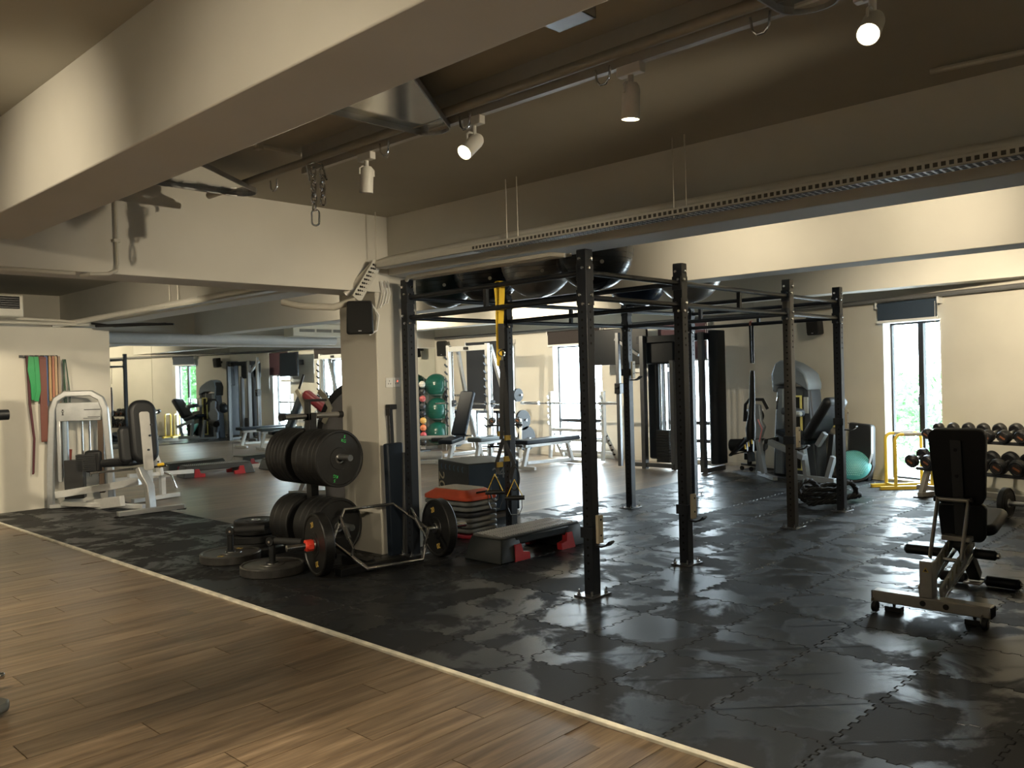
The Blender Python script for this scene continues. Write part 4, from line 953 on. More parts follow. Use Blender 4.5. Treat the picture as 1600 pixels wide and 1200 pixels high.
# small dumbbell rack by the smith machine
# ---- twin tower cable machine
ft = thing('cable_machine', 'charcoal twin-tower cable machine with curved shrouds, right of the television', 'gym machine', (10.55, 6.72, 0))
shm = M('shroud_charcoal', (.012, .015, .02), .5, spec=.3)
for y, s_ in ((.32, 1), (-.55, -1)):
    leg_('column', M('grey_column', (.12, .124, .13), .4, .4), ft, (-.12, y+(.16 if s_ > 0 else .04), .0), (-.12, y+(.16 if s_ > 0 else .04), 1.98), .09, .07)
    if s_ < 0:
        pr2 = [(-.09, 0)]+[(p.x, p.y) for p in arc((0, -.02, 0), .11, PI, 2*PI, 10, (1, 0, 0), (0, 1, 0))]+[(.11, .06), (-.11, .06)]
        G().prism(rrect(.30, .15, .07, 6), (.06, y-.10, .12), (0, 0, 1.88), (1, 0, 0), (0, 1, 0)).o('shroud', shm, ft, .01)
        leg_('foot', M('grey_column', (.12, .124, .13), .4, .4), ft, (-.2, y-.03, .04), (.3, y-.03, .04), .07)
    else:
        G().box(-.02, .20, y-.02, y+.16, .14, 1.95).o('shroud', shm, ft, .03)
        G().box(-.06, .22, y-.34, y+.16, 1.55, 1.95).o('head_shroud', shm, ft, .03)
        for dy in (-.06, -.13): G().cyl((.0, y+dy, .3), (.0, y+dy, 1.60), .012, 10).o('guide_rod', chrome, ft)
        stack(ft, .02, y-.11, .16, .22, .10, .58, 12)
        leg_('inner_column', M('grey_column', (.12, .124, .13), .4, .4), ft, (-.05, y-.30, .0), (-.05, y-.30, 1.6), .07)
        leg_('base_bar', M('grey_column', (.12, .124, .13), .4, .4), ft, (-.12, y+.45, .06), (-.1, y-.32, .06), .06)
leg_('top_beam', shm, ft, (-.05, .6, 1.92), (-.05, -.55, 1.92), .12, .10)
leg_('outer_beam', M('grey_column', (.12, .124, .13), .4, .4), ft, (-.12, .55, 1.70), (-.12, .98, 1.96), .05)
po = leg_('pulley_post', M('grey_column', (.12, .124, .13), .4, .4), ft, (-.14, .92, .02), (-.14, .92, 2.05), .06)
G().box(-.19, -.08, .87, .97, 1.12, 1.28).box(-.21, -.06, .885, .955, 1.20, 1.23).o('pulley_carriage', plastic, ft, .01)
pu = thing('cable_attachment', 'thin rope pair with clips hanging from the crossbar of the cable machine', 'cable attachment', (10.42, 6.45, 1.40))
G().tube([(0, 0, .40), (0, .03, .28), (0, .05, .02)], .006, 6).tube([(0, 0, .40), (0, -.02, .28), (0, -.06, .0)], .006, 6).o('cord', plastic, pu)
for y in (.05, -.06): G().lathe([(0, 0), (.028, .005), (.02, .02), (0, .025)], (0, y, -.02), (0, 0, 1), 10).o('clip', plastic, pu)
G().tube(arc((0, 0, .44), .03, 0, 2*PI, 12, (0, 1, 0), (0, 0, 1.2))[:-1], .005, 6, closed=True).o('ring', chrome, pu)
G().box(-.05, .05, -.16, .12, .46, .52).o('cross_bar', plastic, pu, .01)
# ---- seated machine on the angled wall
AL = math.atan2(UY, UX)     # local +x runs along the wall to the camera's right, +y out into the room is -y here
px_ = onwall(.95, .62); sc_ = thing('seated_leg_curl', 'blue-grey seated leg machine with yellow-edged weight window and tilted black backrest', 'gym machine', (px_[0], px_[1], .012), AL)
bgm = M('blue_grey_shell', (.23, .27, .31), .35, .2); bgd = M('dark_blue_shell', (.05, .062, .08), .4); bgf = M('blue_grey_frame', (.27, .30, .335), .35, .3)
# local y: +y is to the wall side (left of +x direction) -> room side is -y*?
rs = -1 if (Matrix.Rotation(AL, 3, 'Z')@Vector((0, 1, 0))).dot(Vector((NX, NY, 0))) < 0 else 1   # rs*y points into the room
def Y(v): return rs*v
G().prism([(-.12, 0), (.66, 0), (.60, .6), (.54, 1.18), (-.02, 1.18), (-.08, .6)], (0, Y(-.28), 0), (0, Y(.20), 0), (1, 0, 0), (0, 0, 1)).o('tower_shell', bgd, sc_, .02)
G().prism([(-.06, .02), (.08, .02), (.11, 1.16), (.01, 1.16)], (0, Y(-.09), 0), (0, Y(.035), 0), (1, 0, 0), (0, 0, 1)).o('left_panel', bgm, sc_, .01)
G().prism([(.46, .02), (.63, .02), (.58, .6), (.53, 1.16), (.46, 1.16)], (0, Y(-.09), 0), (0, Y(.035), 0), (1, 0, 0), (0, 0, 1)).o('right_panel', bgd, sc_, .01)
hp = [(-.04, 1.10), (-.06, 1.36), (.0, 1.50), (.10, 1.54), (.26, 1.49), (.40, 1.42), (.50, 1.35), (.55, 1.22), (.545, 1.13), (.47, 1.17), (.36, 1.22), (.1, 1.225), (.0, 1.20)]
G().prism(hp, (0, Y(-.30), 0), (0, Y(.27), 0), (1, 0, 0), (0, 0, 1)).o('head_cover', bgm, sc_, .02)
G().prism([(-.065, 1.12), (-.09, 1.34), (-.03, 1.47), (-.03, 1.12)], (0, Y(-.29), 0), (0, Y(.24), 0), (1, 0, 0), (0, 0, 1)).o('head_side', plastic, sc_, .01)
g = G(); fy = Y(-.045)
for (a, b) in (((.27, .12), (.27, 1.05)), ((.42, .12), (.42, 1.05)), ((.26, 1.06), (.43, 1.06)), ((.26, .11), (.43, .11))): g.bar((a[0], fy, a[1]), (b[0], fy, b[1]), .022, .022, up=(0, 1, 0))
g.o('yellow_edging', M('pale_yellow', (.85, .78, .28), .35), sc_)
G().box(.28, .41, min(Y(-.085), Y(-.06)), max(Y(-.085), Y(-.06)), .12, 1.05).o('weight_window', M('deep_black', (.004, .004, .004), .3), sc_)
G().cyl((.32, Y(-.06), 1.05), (.32, Y(-.06), 1.24), .012, 10).o('guide_rod', chrome, sc_)
G().box(.465, .535, min(Y(-.055), Y(-.045)), max(Y(-.055), Y(-.045)), .84, 1.05).o('instruction_plate', M('sticker_white', (.55, .60, .62), .5), sc_)
leg_('front_post', bgf, sc_, (-.18, Y(.10), .02), (-.14, Y(.10), .50), .10, .07)
leg_('floor_bar', bgf, sc_, (0.400, Y(0.140), .04), (1.100, Y(0.140), .04), .07, .07); leg_('seat_strut', bgf, sc_, (0.660, Y(0.140), .06), (0.600, Y(0.140), .46), .07, .06, (1, 0, 0)); leg_('rear_strut', bgf, sc_, (0.980, Y(0.140), .06), (1.080, Y(0.140), .34), .06, .06, (1, 0, 0))
leg_('sloped_tube', bgf, sc_, (.30, Y(.40), .49), (.86, Y(.40), .33), .07, .07); leg_('inner_strut', bgf, sc_, (.10, Y(.30), .06), (-.0, Y(.30), .50), .06); leg_('foot_tie', bgf, sc_, (-.2, Y(.10), .03), (.4, Y(.42), .03), .06, .05)
pad('seat', navyv, sc_, (0.540, Y(0.140), .56), (.46, .36, .075), (0, .26, 0), .025)
pad('backrest', vinyl, sc_, (0.960, Y(0.140), .80), (.13, .36, .62), (0, .66, 0), .055, label='black backrest tilted back')
leg_('backrest_bracket', bgf, sc_, (0.840, Y(0.140), .46), (0.960, Y(0.140), .62), .06); leg_('back_post', plastic, sc_, (0.880, Y(0.000), .06), (0.960, Y(0.000), .60), .07)
G().prism([(-.36, .50), (-.22, .46), (-.10, .52), (-.04, .66), (-.10, .74), (-.12, .95), (-.30, .98), (-.28, .80), (-.38, .66)], (.04, Y(.14), 0), (0, Y(.05), 0), (1, 0, 0), (0, 0, 1)).o('cam_plate', bgf, sc_, .01)
G().tube([(-0.360, Y(0.180), .72), (-0.340, Y(0.180), .95), (-0.260, Y(0.180), 1.02), (-0.020, Y(0.180), 1.02), (0.060, Y(0.180), .90)], .022, 10).o('hand_frame', plastic, sc_)
roll('shin_roller', vinyl, sc_, (-0.460, Y(0.360), .40), (-0.040, Y(0.140), .42), .085)
roll('roller_end', steel, sc_, (-0.060, Y(0.152), .419), (-0.020, Y(0.140), .42), .075)
pad('thigh_pad', bgd, sc_, (0.510, Y(0.200), .87), (.26, .20, .10), (0, .12, 0), .04)
roll('grip', M('light_grip', (.45, .50, .52), .35), sc_, (0.560, Y(0.260), .855), (0.700, Y(0.260), .85), .032)
for a in (.10, .36): 
    G().tube([(a+.18, Y(.24), .90), (a+.20, Y(.24), 1.05), (a+.16, Y(.19), 1.07)], .012, 8).o('lock_lever', chrome, sc_)
leg_('pad_post', bgf, sc_, (0.440, Y(-0.210), .85), (0.440, Y(0.140), .86), .05)
leg_('low_arm', bgd, sc_, (-0.310, Y(0.160), .40), (-0.260, Y(0.160), .18), .07); leg_('roller_arm', blackm, sc_, (-0.080, Y(0.140), .45), (0.140, Y(0.090), .50), .06)
# little wheeled stand left of it
ws = thing('wheeled_stand', 'low black wheeled stand left of the seated leg machine', 'stand', (px_[0]+.28, px_[1]+.52, .012), AL)
leg_('column', plastic, ws, (0, 0, .08), (0, 0, .46), .05); leg_('base_bar', M('dark_base', (.05, .05, .05), .4), ws, (-.16, 0, .09), (.28, 0, .09), .03)
G().box(-.06, .06, -.05, .05, .16, .26).o('block', plastic, ws, .01)
for x in (-.15, .03, .2):
    c_ = G().lathe([(0, -.012), (.03, -.012), (.034, 0), (.03, .012), (0, .012)], (x, 0, .034), (0, 1, 0), 14).o('caster', plastic, ws)
# gear piled between the strap and the machine
gp = thing('boxing_bag_gear', 'round black padded gear hung on the cam of the seated machine', 'gym gear', (px_[0]+.02, px_[1]+.42, .62), AL)
G().ball((.05, Y(-.10), .18), .135, 20, 12, .9).o('pad_body', vinyl, gp)
G().tube(arc((.05, Y(-.10), .18), .142, -.6, 2.2, 14, (1, 0, 0), (0, 0, 1)), .012, 8).o('trim', plastic, gp)
G().ball((.08, Y(-.06), .10), .028, 12, 8).o('yellow_knob', yellow, gp)

# leaning board, balance dome, tall panel
ctr = onwall(1.62, .16)
tp = thing('folded_board', 'tall charcoal curved-back panel with rounded right edge, leaning on the wall left of the window', 'board', onwall(1.95, .17, .012), AL)
G().prism([(-.10, 0), (.12, 0), (.19, .20), (.20, .66), (.18, .70), (-.14, .72), (-.15, .30)], (0, Y(-.03), 0), (0, Y(.08), 0), (1, 0, 0), (0, 0, 1)).o('panel_body', M('panel_black', (.022, .024, .028), .5), tp, .015)
G().sweep([(.05, Y(.075), .01), (.16, Y(.07), .18), (.205, Y(.06), .35), (.205, Y(.05), .68)], [(-.006, -.02), (.006, -.02), (.006, .02), (-.006, .02)], up=(0, 1, 0)).o('edge_strip', M('grey_strip', (.22, .22, .23), .4), tp)
yb = thing('step_board', 'weathered grey board with a pale yellow top edge, leaning behind the last rig post', 'board', onwall(1.45, .10, .012), AL)
G().prism([(-.18, 0), (.17, 0), (.22, .25), (.23, .64), (-.15, .64), (-.16, .2)], (0, Y(-.03), 0), (0, Y(.04), 0), (1, 0, 0), (0, 0, 1)).o('board_body', M('weathered_board', (.30, .28, .24), .6, var=.35, scale=6), yb, .008)
G().box(-.15, .23, min(Y(-.04), Y(.03)), max(Y(-.04), Y(.03)), .64, .70).o('yellow_edge', M('pale_yellow', (.85, .78, .28), .35), yb, .008)
bo = thing('balance_dome', 'turquoise dimpled balance dome tipped on its side against the leaning panel', 'balance trainer', onwall(1.97, .34, .215), 0)
tl = Vector((-.78, -.27, .55)).normalized()
q = tl.to_track_quat('Z', 'Y'); bo.rotation_euler = q.to_euler(); bo.scale = (.84, .84, .84)
G().lathe([(0, .105), (.08, .10), (.16, .075), (.22, .035), (.245, 0), (.24, -.02), (0, -.02)], (0, 0, 0), (0, 0, 1), 36).o('dome', M('turquoise_rubber', (.07, .34, .37), .45), bo)
g = G()
for i in range(-9, 10):
    for j in range(-9, 10):
        x = i*.026+(j % 2)*.013; y = j*.0235; r2 = x*x+y*y
        if r2 < .21**2:
            rr_ = math.sqrt(r2); pf = [(0, .105), (.08, .10), (.16, .075), (.22, .035)]
            h_ = next(a[1]+(b[1]-a[1])*(rr_-a[0])/(b[0]-a[0]) for a, b in zip(pf, pf[1:]) if rr_ <= b[0]); g.lathe([(.008, h_-.003), (.006, h_+.003), (0, h_+.004)], (x, y, 0), (0, 0, 1), 6)
d_ = g.o('dimples', M('turquoise_light', (.30, .62, .64), .4), bo); d_['kind'] = 'stuff'
G().lathe([(0, -.06), (.26, -.06), (.27, -.045), (.265, -.02), (0, -.02)], (0, 0, 0), (0, 0, 1), 36).o('platform', plastic, bo)
# battle rope
rp = thing('battle_rope', 'thick black braided battle rope coiled in a heap at the last front rig post', 'rope', (8.50, 3.62, .012))
random.seed(3)
def braid(pts, r, mat, par):
    P_ = [Vector(p) for p in pts]; out = []
    for i in range(len(P_)-1):
        for k in range(6):
            t = k/6; p0 = P_[max(i-1, 0)]; p1 = P_[i]; p2 = P_[i+1]; p3 = P_[min(i+2, len(P_)-1)]
            out.append(.5*((2*p1)+(p2-p0)*t+(2*p0-5*p1+4*p2-p3)*t*t+(3*p1-3*p2+p3-p0)*t**3))
    g = G()
    for s_ in range(3):
        pp = []
        for i, p in enumerate(out):
            d = (out[min(i+1, len(out)-1)]-out[max(i-1, 0)]).normalized(); x = d.cross(Vector((0, 0, 1)) if abs(d.z) < .9 else Vector((1, 0, 0))).normalized(); y = x.cross(d)
            a = i*.75+s_*2*PI/3; pp.append(p+r*.5*(math.cos(a)*x+math.sin(a)*y))
        g.tube(pp, r*.62, 6)
    return g.o('rope_coil', mat, par)
ropem = M('rope_black', (.016, .016, .017), .8, var=.3, scale=80)
pts = []
for k in range(40):
    a = k*.62; R_x = .30-.02*(k % 5); R_y = .17+.02*((k*3) % 4)
    pts.append((.0+R_x*math.cos(a)+.02*math.sin(k*1.7), .05+R_y*math.sin(a), .035+.0042*k+.012*math.sin(k*2.3)))
braid(pts, .024, ropem, rp)
braid([(-.20, .15, .06), (-.28, .20, .16), (-.20, .19, .24), (-.06, .16, .25), (.02, .12, .18), (.05, .08, .10)], .026, ropem, rp)
braid([(.05, -.02, .12), (.10, -.10, .20), (.22, -.14, .22), (.32, -.16, .14), (.30, -.14, .05)], .026, ropem, rp)
braid([(.20, -.1, .06), (.35, -.16, .08), (.44, -.14, .06), (.42, -.06, .04)], .03, ropem, rp)
# yellow parallel bars in front of the angled window
yb2 = thing('dip_bars', 'yellow steel dip bars with taped tops standing in front of the angled window', 'exercise bars', (10.07, 3.39, .012), math.radians(-46))
ym = M('yellow_frame', (.78, .56, .07), .35)
for y in (0, .24):
    G().tube([(-.10, y, .03), (-.10, y, .55)]+arc((-.03, y, .56), .07, PI, PI/2, 5, (1, 0, 0), (0, 0, 1))+arc((.25, y, .56), .07, PI/2, 0, 5, (1, 0, 0), (0, 0, 1))+[(.32, y, .03)], .019, 12).o('bar', ym, yb2)
    G().cyl((.0, y, .63), (.22, y, .63), .0205, 12).o('taped_grip', M('grey_tape', (.35, .32, .27), .6), yb2)
    leg_('foot', ym, yb2, (-.28, y, .02), (.35, y, .02), .05, .04)
leg_('cross_tie', ym, yb2, (-.10, 0, .04), (-.10, .24, .04), .03); leg_('cross_tie', ym, yb2, (.32, 0, .04), (.32, .24, .04), .03)
# ================================================================ BALLS, SPEAKERS, TELEVISION, BLINDS
for i, (x, y, z, r, lab) in enumerate(((11.13, 12.64, 1.29, .235, 'green exercise ball at the top of the corner stack'), (11.13, 12.64, .81, .235, 'green exercise ball in the middle of the corner stack'), (11.13, 12.64, .33, .235, 'green exercise ball at the bottom of the corner stack'))):
    e = thing('exercise_ball', lab, 'exercise ball', (x, y, z-r), 0, 'green balls in the corner rack')
    G().ball((0, 0, r), r, 36, 20).o('ball', ballg, e)
    g = G()
    for k in range(-4, 5):
        a = k*.16; rr = r*math.cos(a)+.0004; g.tube([(rr*math.cos(t*PI/16), rr*math.sin(t*PI/16), r+r*math.sin(a)) for t in range(32)], .002, 4, closed=True)
    g.o('grip_ribs', ballg, e)
    G().lathe([(0, r-.004), (.014, r-.004), (.014, r+.003), (0, r+.003)], (0, 0, r), (-.8, -.6, .1), 10).o('plug', headm, e)
br_ = thing('ball_rack', 'thin chrome corner rack that holds the three green exercise balls', 'rack', (11.13, 12.64, 0))
for z, R in ((.145, .14), (.625, .14), (1.105, .14)): G().tube([(R*math.cos(k*PI/12), R*math.sin(k*PI/12), z) for k in range(24)], .008, 6, closed=True).o('ring', steel, br_)
for a in (.5, 2.6, 4.7): G().cyl((.25*math.cos(a), .25*math.sin(a), 0), (.25*math.cos(a), .25*math.sin(a), 1.45), .01, 8).o('upright', steel, br_)
for z, R in ((.145, .14), (.625, .14), (1.105, .14)):
    for a in (.5, 2.6, 4.7): G().cyl((R*math.cos(a), R*math.sin(a), z), (.25*math.cos(a), .25*math.sin(a), z), .006, 6).o('arm', steel, br_)
mt = thing('medicine_ball_tree', 'slim black stand holding a column of small medicine balls beside the green balls', 'rack', (10.72, 12.62, 0))
G().cyl((0, .10, 0), (0, .10, 1.38), .018, 12).o('post', blackm, mt); G().box(-.16, .16, -.05, .2, 0, .03).o('base', blackm, mt, .006)
mc = [((.65, .62, .55), 'cream'), ((.03, .03, .03), 'black'), ((.45, .10, .10), 'dull red'), ((.05, .05, .055), 'charcoal'), ((.02, .022, .03), 'blue-black'), ((.70, .42, .12), 'amber'), ((.65, .20, .08), 'orange'), ((.50, .08, .09), 'crimson'), ((.02, .02, .02), 'jet black')]
for i, (c, n_) in enumerate(mc):
    z = 1.32-i*.142; G().bar((0, .10, z-.04), (0, .02, z-.062), .02).o('arm', blackm, mt)
    e = thing('medicine_ball', '%s medicine ball on the slim stand, %s from the top' % (n_, ('first', 'second', 'third', 'fourth', 'fifth', 'sixth', 'seventh', 'eighth', 'last')[i]), 'medicine ball', (10.72, 12.60, z-.064), 0, 'medicine balls on the stand')
    G().ball((0, 0, .064), .064, 20, 12).o('ball', M('medball_%d' % i, c, .4), e)
    G().tube([(.0645*math.cos(t*PI/10), .0645*math.sin(t*PI/10), .064) for t in range(20)], .002, 4, closed=True).o('seam', darkhole, e)
def speaker(lab, loc, rz, tilt, w_=.2, h_=.27, d_=.17):
    e = thing('wall_speaker', lab, 'speaker', loc, rz)
    E_ = Euler((tilt, 0, 0)).to_matrix()
    def rot(g): g.v = [tuple(E_@Vector(v)) for v in g.v]; return g
    g = G().prism([(-w_/2, -h_/2), (w_/2, -h_/2), (w_/2*.92, h_/2), (-w_/2*.92, h_/2)], (0, -d_*.35, 0), (0, d_*.85, 0), (1, 0, 0), (0, 0, 1)); rot(g).o('cabinet', plastic, e, .02, seg=3)
    g = G().prism(rrect(w_*.90, h_*.92, .03), (0, -d_*.35-.006, 0), (0, .01, 0), (1, 0, 0), (0, 0, 1)); rot(g).o('grille', M('speaker_cloth', (.006, .006, .006), .9), e, .003)
    G().bar((0, d_*.3, 0), (0, d_*.95, .02), .03, .06).o('wall_bracket', blackm, e)
    rot(G().box(-.012, .012, -d_*.35-.008, -d_*.35-.005, -h_*.40, -h_*.37)).o('badge', steel, e)
    return e
speaker('black loudspeaker hung at the corner of the white column, tilted down', (3.96, 5.38, 1.915), math.radians(-38), .12, .21, .26)
speaker('dark loudspeaker high in the corner above the green balls', (11.22, 12.55, 2.02), math.radians(-60), .1, .2, .30)
rsx = onwall(1.25, .16, 2.0)
speaker('dark loudspeaker on the angled wall behind the last rig post', rsx, math.radians(-95), .1, .18, .26)
tv = thing('television', 'wide black television hung from a bracket left of the cable machine', 'television', (11.02, 8.06, 1.86), math.radians(-90+8))
G().box(-.50, .50, -.03, .03, -.29, .29).o('housing', M('tv_housing', (.005, .005, .006), .4, spec=.2), tv, .012); G().box(-.47, .47, -.034, -.029, -.255, .265).o('screen', M('tv_screen', (.005, .007, .010), .4, spec=.15), tv)
G().box(-.04, .04, -.036, -.03, -.276, -.270).o('logo_strip', steel, tv); G().bar((0, .03, .05), (0, .36, .05), .08, .12).o('wall_bracket', blackm, tv)
tag(G().box(11.2, 11.4, 7.35, 7.93, 1.44, 1.50).o('wall_shelf', trimm, None, .004), 'thin white shelf on the wall under the television', 'shelf')
def blind(lab, s0, s1, z0, z1, place, mat, out=.05):
    e = bpy.data.objects.new('roller_blind', None); COL.objects.link(e); e['label'] = lab; e['category'] = 'blind'; c = place((s0+s1)/2, out, z0); e.location = c
    def L(s, o_, z): p_ = Vector(place(s, o_, z)); return p_-Vector(c)
    def blk(g, a, b, o0, o1, zz0, zz1):
        vs = [L(s, o_, z) for z in (zz0, zz1) for o_ in (o0, o1) for s in (a, b)]; g.add(vs, [(0, 2, 3, 1), (4, 5, 7, 6), (0, 1, 5, 4), (2, 6, 7, 3), (0, 4, 6, 2), (1, 3, 7, 5)]); return g
    G().cyl(L(s0, out, z1-.02), L(s1, out, z1-.02), .028, 14).o('roller_tube', mat, e)
    blk(G(), s0+.02, s1-.02, out+.024, out+.027, z0, z1-.02).o('fabric', mat, e)
    blk(G(), s0+.01, s1-.01, out+.018, out+.034, z0-.03, z0).o('bottom_bar', trimm, e)
    for s in (s0, s1): blk(G(), s-.008, s+.008, .0, out+.04, z1-.06, z1+.02).o('end_bracket', trimm, e)
    G().tube([L(s1-.03, out+.04, z1-.03), L(s1-.03, out+.045, z0-.35)], .003, 5).o('pull_chain', trimm, e)
navyb = M('blind_navy', (.03, .048, .075), .7); brownb = M('blind_taupe', (.045, .038, .036), .9, spec=.1)
blind('navy roller blind, short, above the angled window', W3A-.03, W3B+.02, 1.99, 2.20, onwall, navyb)
blind('taupe roller blind, short, above the wide window behind the squat stand', MY-9.86, MY-8.66, 1.97, 2.20, pr_, brownb)
blind('plum roller blind pulled down a third, behind the cable machine', MY-7.54, MY-6.62, 1.62, 2.18, pr_, M('blind_plum', (.085, .04, .05), .8))
blind('dark navy blackout blind pulled down most of the window behind the smith machine', MY-11.98, MY-10.72, .82, 2.10, pr_, M('blind_blackout', (.018, .022, .03), .8))
# sockets and switches
def socket(lab, loc, rz, n=2):
    e = thing('socket_plate', lab, 'socket', loc, rz)
    for k in range(n):
        f = G().box(-.075*n/2+.075*k+.001, -.075*n/2+.075*(k+1)-.001, -.008, 0, -.04, .04).o('face_plate', trimm, e, .003)
        for (x, z) in ((0, .012), (-.011, -.010), (.011, -.010)): G().box(-.075*n/2+.075*(k+.5)+x-.003, -.075*n/2+.075*(k+.5)+x+.003, -.009, -.0075, z-.005, z+.005).o('pin_hole', M('socket_hole', (.1, .1, .1), .6), f)
    G().box(.02*n, .02*n+.008, -.010, -.008, .005, .013).o('indicator_light', M('red_neon', (.9, .1, .05), .4, emit=(1, .08, .04, 3)), e)
    return e
socket('white double socket plate with a red light on the column', (4.32, 5.449, 1.40), 0)
socket('white socket plate low on the wall between the television and the squat stand', (11.399, 7.72, .42), -PI/2)

# ================================================================ DUMBBELL RACK AND DUMBBELLS
RA = math.atan2(UY, UX)
ro = Vector((9.62, 3.12, .012))
dr = thing('dumbbell_rack', 'two-tier champagne and black dumbbell rack along the angled wall', 'rack', ro, RA)
def D(s, out, z): return (s, rs*out, z)       # local: s along rack, out towards the room
for s in (.10, 2.3):
    leg_('end_frame', bench_champ, dr, D(s, -.38, .0), D(s, -.40, .68), .07, .05, (1, 0, 0)); leg_('sloped_end', bench_champ, dr, D(s, .05, .03), D(s, -.12, .42), .06, .05, (1, 0, 0))
    leg_('end_foot', bench_champ, dr, D(s, .08, .03), D(s, -.48, .03), .06, .05); G().box(s-.05, s+.05, min(rs*.04, rs*.12), max(rs*.04, rs*.12), 0, .012).o('foot_pad', plastic, dr)
    leg_('upper_strut', bench_champ, dr, D(s, -.12, .40), D(s, -.38, .68), .05, .05, (1, 0, 0))
leg_('lower_rail', bench_champ, dr, D(.0, -.03, .10), D(2.4, -.03, .10), .05)
for zc_, o0 in ((.30, -.10), (.60, -.34)):
    for dz, do in ((0, .07), (.05, -.10)): leg_('tier_rail', M('rack_black', (.03, .03, .032), .4), dr, D(0, o0+do, zc_+dz), D(2.4, o0+do, zc_+dz), .07, .03)
rim_ = M('dumbbell_rubber', (.011, .011, .012), .42); copper = M('copper_mark', (.45, .17, .08), .4, .2); capm = M('dumbbell_cap', (.07, .06, .055), .35, .4)
def dumbbell_proto(R, lab, W_=.075):
    e = thing('dumbbell', lab, 'dumbbell', (0, 0, 0), 0)
    for s_ in (-1, 1):
        h = G().lathe([(0, 0), (R*.8, 0), (R, .014), (R, W_-.016), (R*.82, W_), (R*.74, W_-.004), (0, W_-.004)], (0, s_*.065, R), (0, s_, 0), 22).o('head', rim_, e)
        G().lathe([(0, 0), (R*.58, 0), (R*.55, .003), (0, .003)], (0, s_*(.065+W_-.003), R), (0, s_, 0), 20).o('end_cap', capm, h)
        G().tube([(R*.66*math.cos(k*PI/10), s_*(.065+W_-.001), R+R*.66*math.sin(k*PI/10)) for k in range(20)], .0035, 5, closed=True).o('cap_ring', steel, h)
        a_ = .6; G().bar((-R*.40*math.cos(a_), s_*(.065+W_+.001), R+R*.40*math.sin(a_)), (R*.40*math.cos(a_), s_*(.065+W_+.001), R-R*.40*math.sin(a_)), R*.24, .003, up=(0, 1, 0)).o('size_mark', copper, h)
    G().lathe([(.013, -.066), (.016, -.03), (.017, 0), (.016, .03), (.013, .066)], (0, 0, R), (0, 1, 0), 14).o('grip', steel, e)
    return e
posn = ('first', 'second', 'third', 'fourth', 'fifth', 'sixth', 'seventh', 'eighth', 'ninth', 'tenth')
protos = {}
RZm = Matrix.Rotation(RA, 3, 'Z')
for tier, (zt, ot, s0, dsp, R, n_) in enumerate(((.60, -.355, -.02, .172, .058, 10), (.30, -.115, -.04, .192, .074, 9))):
    for k in range(n_):
        RR = R+.0022*k; key = (tier, k)
        lab = '%s black dumbbell from the window end on the %s tier of the rack' % (posn[k], ('upper', 'lower')[tier])
        e = dumbbell_proto(RR, lab) if k % 3 == 0 or tier == 0 and k < 1 else None
        if e is None:
            e = dup(protos[tier], label=lab); e.scale = (RR/protos_R[tier],)*3
        else:
            protos[tier] = e; protos_R = globals().get('protos_R', {}); protos_R[tier] = RR; globals()['protos_R'] = protos_R
        e['group'] = 'dumbbells on the %s tier' % ('upper', 'lower')[tier]
        v = ro+RZm@Vector(D(s0+dsp*k, ot, zt+.035)); e.location = v; e.rotation_euler = (-rs*.29, 0, RA) if False else (0, 0, RA)
        e.rotation_euler = (Matrix.Rotation(RA, 3, 'Z')@Matrix.Rotation(-rs*.27, 3, 'X')).to_euler()
fb = thing('barbell', 'short barbell on the floor in front of the big dumbbell rack', 'barbell', (8.62, 2.02, .155), math.radians(-100))
G().cyl((-.04, 0, 0), (1.2, 0, 0), .013, 12).o('shaft', chrome, fb); G().cyl((-.06, 0, 0), (.16, 0, 0), .022, 16).o('sleeve', steel, fb)
G().lathe([(0, -.012), (.035, -.012), (.04, 0), (.035, .012), (0, .012)], (-.035, 0, 0), (1, 0, 0), 14).o('red_collar', M('collar_red', (.65, .05, .04), .4), fb)
plate((8.62, 2.02, .155), Vector((math.cos(math.radians(80)), math.sin(math.radians(80)), 0)), .142, .05, 'small black weight plate with a red collar on the floor by the dumbbell rack', 'plate on the floor barbell')

# ================================================================ FOREGROUND ADJUSTABLE BENCH
ab = thing('adjustable_bench', 'champagne framed adjustable bench with black pads, nearest on the rubber mats at the right', 'bench', (5.0, 1.565, .012))
ch = bench_champ
cbx = G().box(-.045, .045, -.32, .30, .05, .115).o('rear_crossbar', ch, ab, .008)
for y in (-.10, .02): G().cyl((-.046, y, .082), (-.048, y, .082), .016, 14).o('plug', plastic, cbx)
for y in (-.32, .30): G().box(-.043, .043, y-.004, y+.004, .053, .112).o('end_cap', plastic, cbx, .003)
for y in (-.30, .27):
    w_ = G().lathe([(0, -.016), (.026, -.016), (.032, -.01), (.032, .01), (.026, .016), (0, .016)], (-.075, y, .033), (0, 1, 0), 20).o('wheel', plastic, ab)
    G().lathe([(0, -.02), (.009, -.02), (.009, .02), (0, .02)], (-.075, y, .033), (0, 1, 0), 10).o('axle', chrome, w_)
    G().box(-.075, -.04, y+.018, y+.024, .03, .075).o('wheel_bracket', ch, ab)
for y in (-.23, .19): G().box(-.03, .03, y-.045, y+.045, .0, .03).cyl((0, y, .03), (0, y, .05), .01, 8).o('rubber_foot', plastic, ab, .006)
rp_ = G().box(-.05, .035, -.035, .035, .115, .32).o('rear_post', ch, ab, .006)
G().prism([(-.016, -.014), (.016, -.014), (0, .014)], (-.0505, 0, .275), (-.0012, 0, 0), (0, 1, 0), (0, 0, 1)).o('warning_sticker', M('sticker_yellow', (.75, .55, .08), .5), rp_)
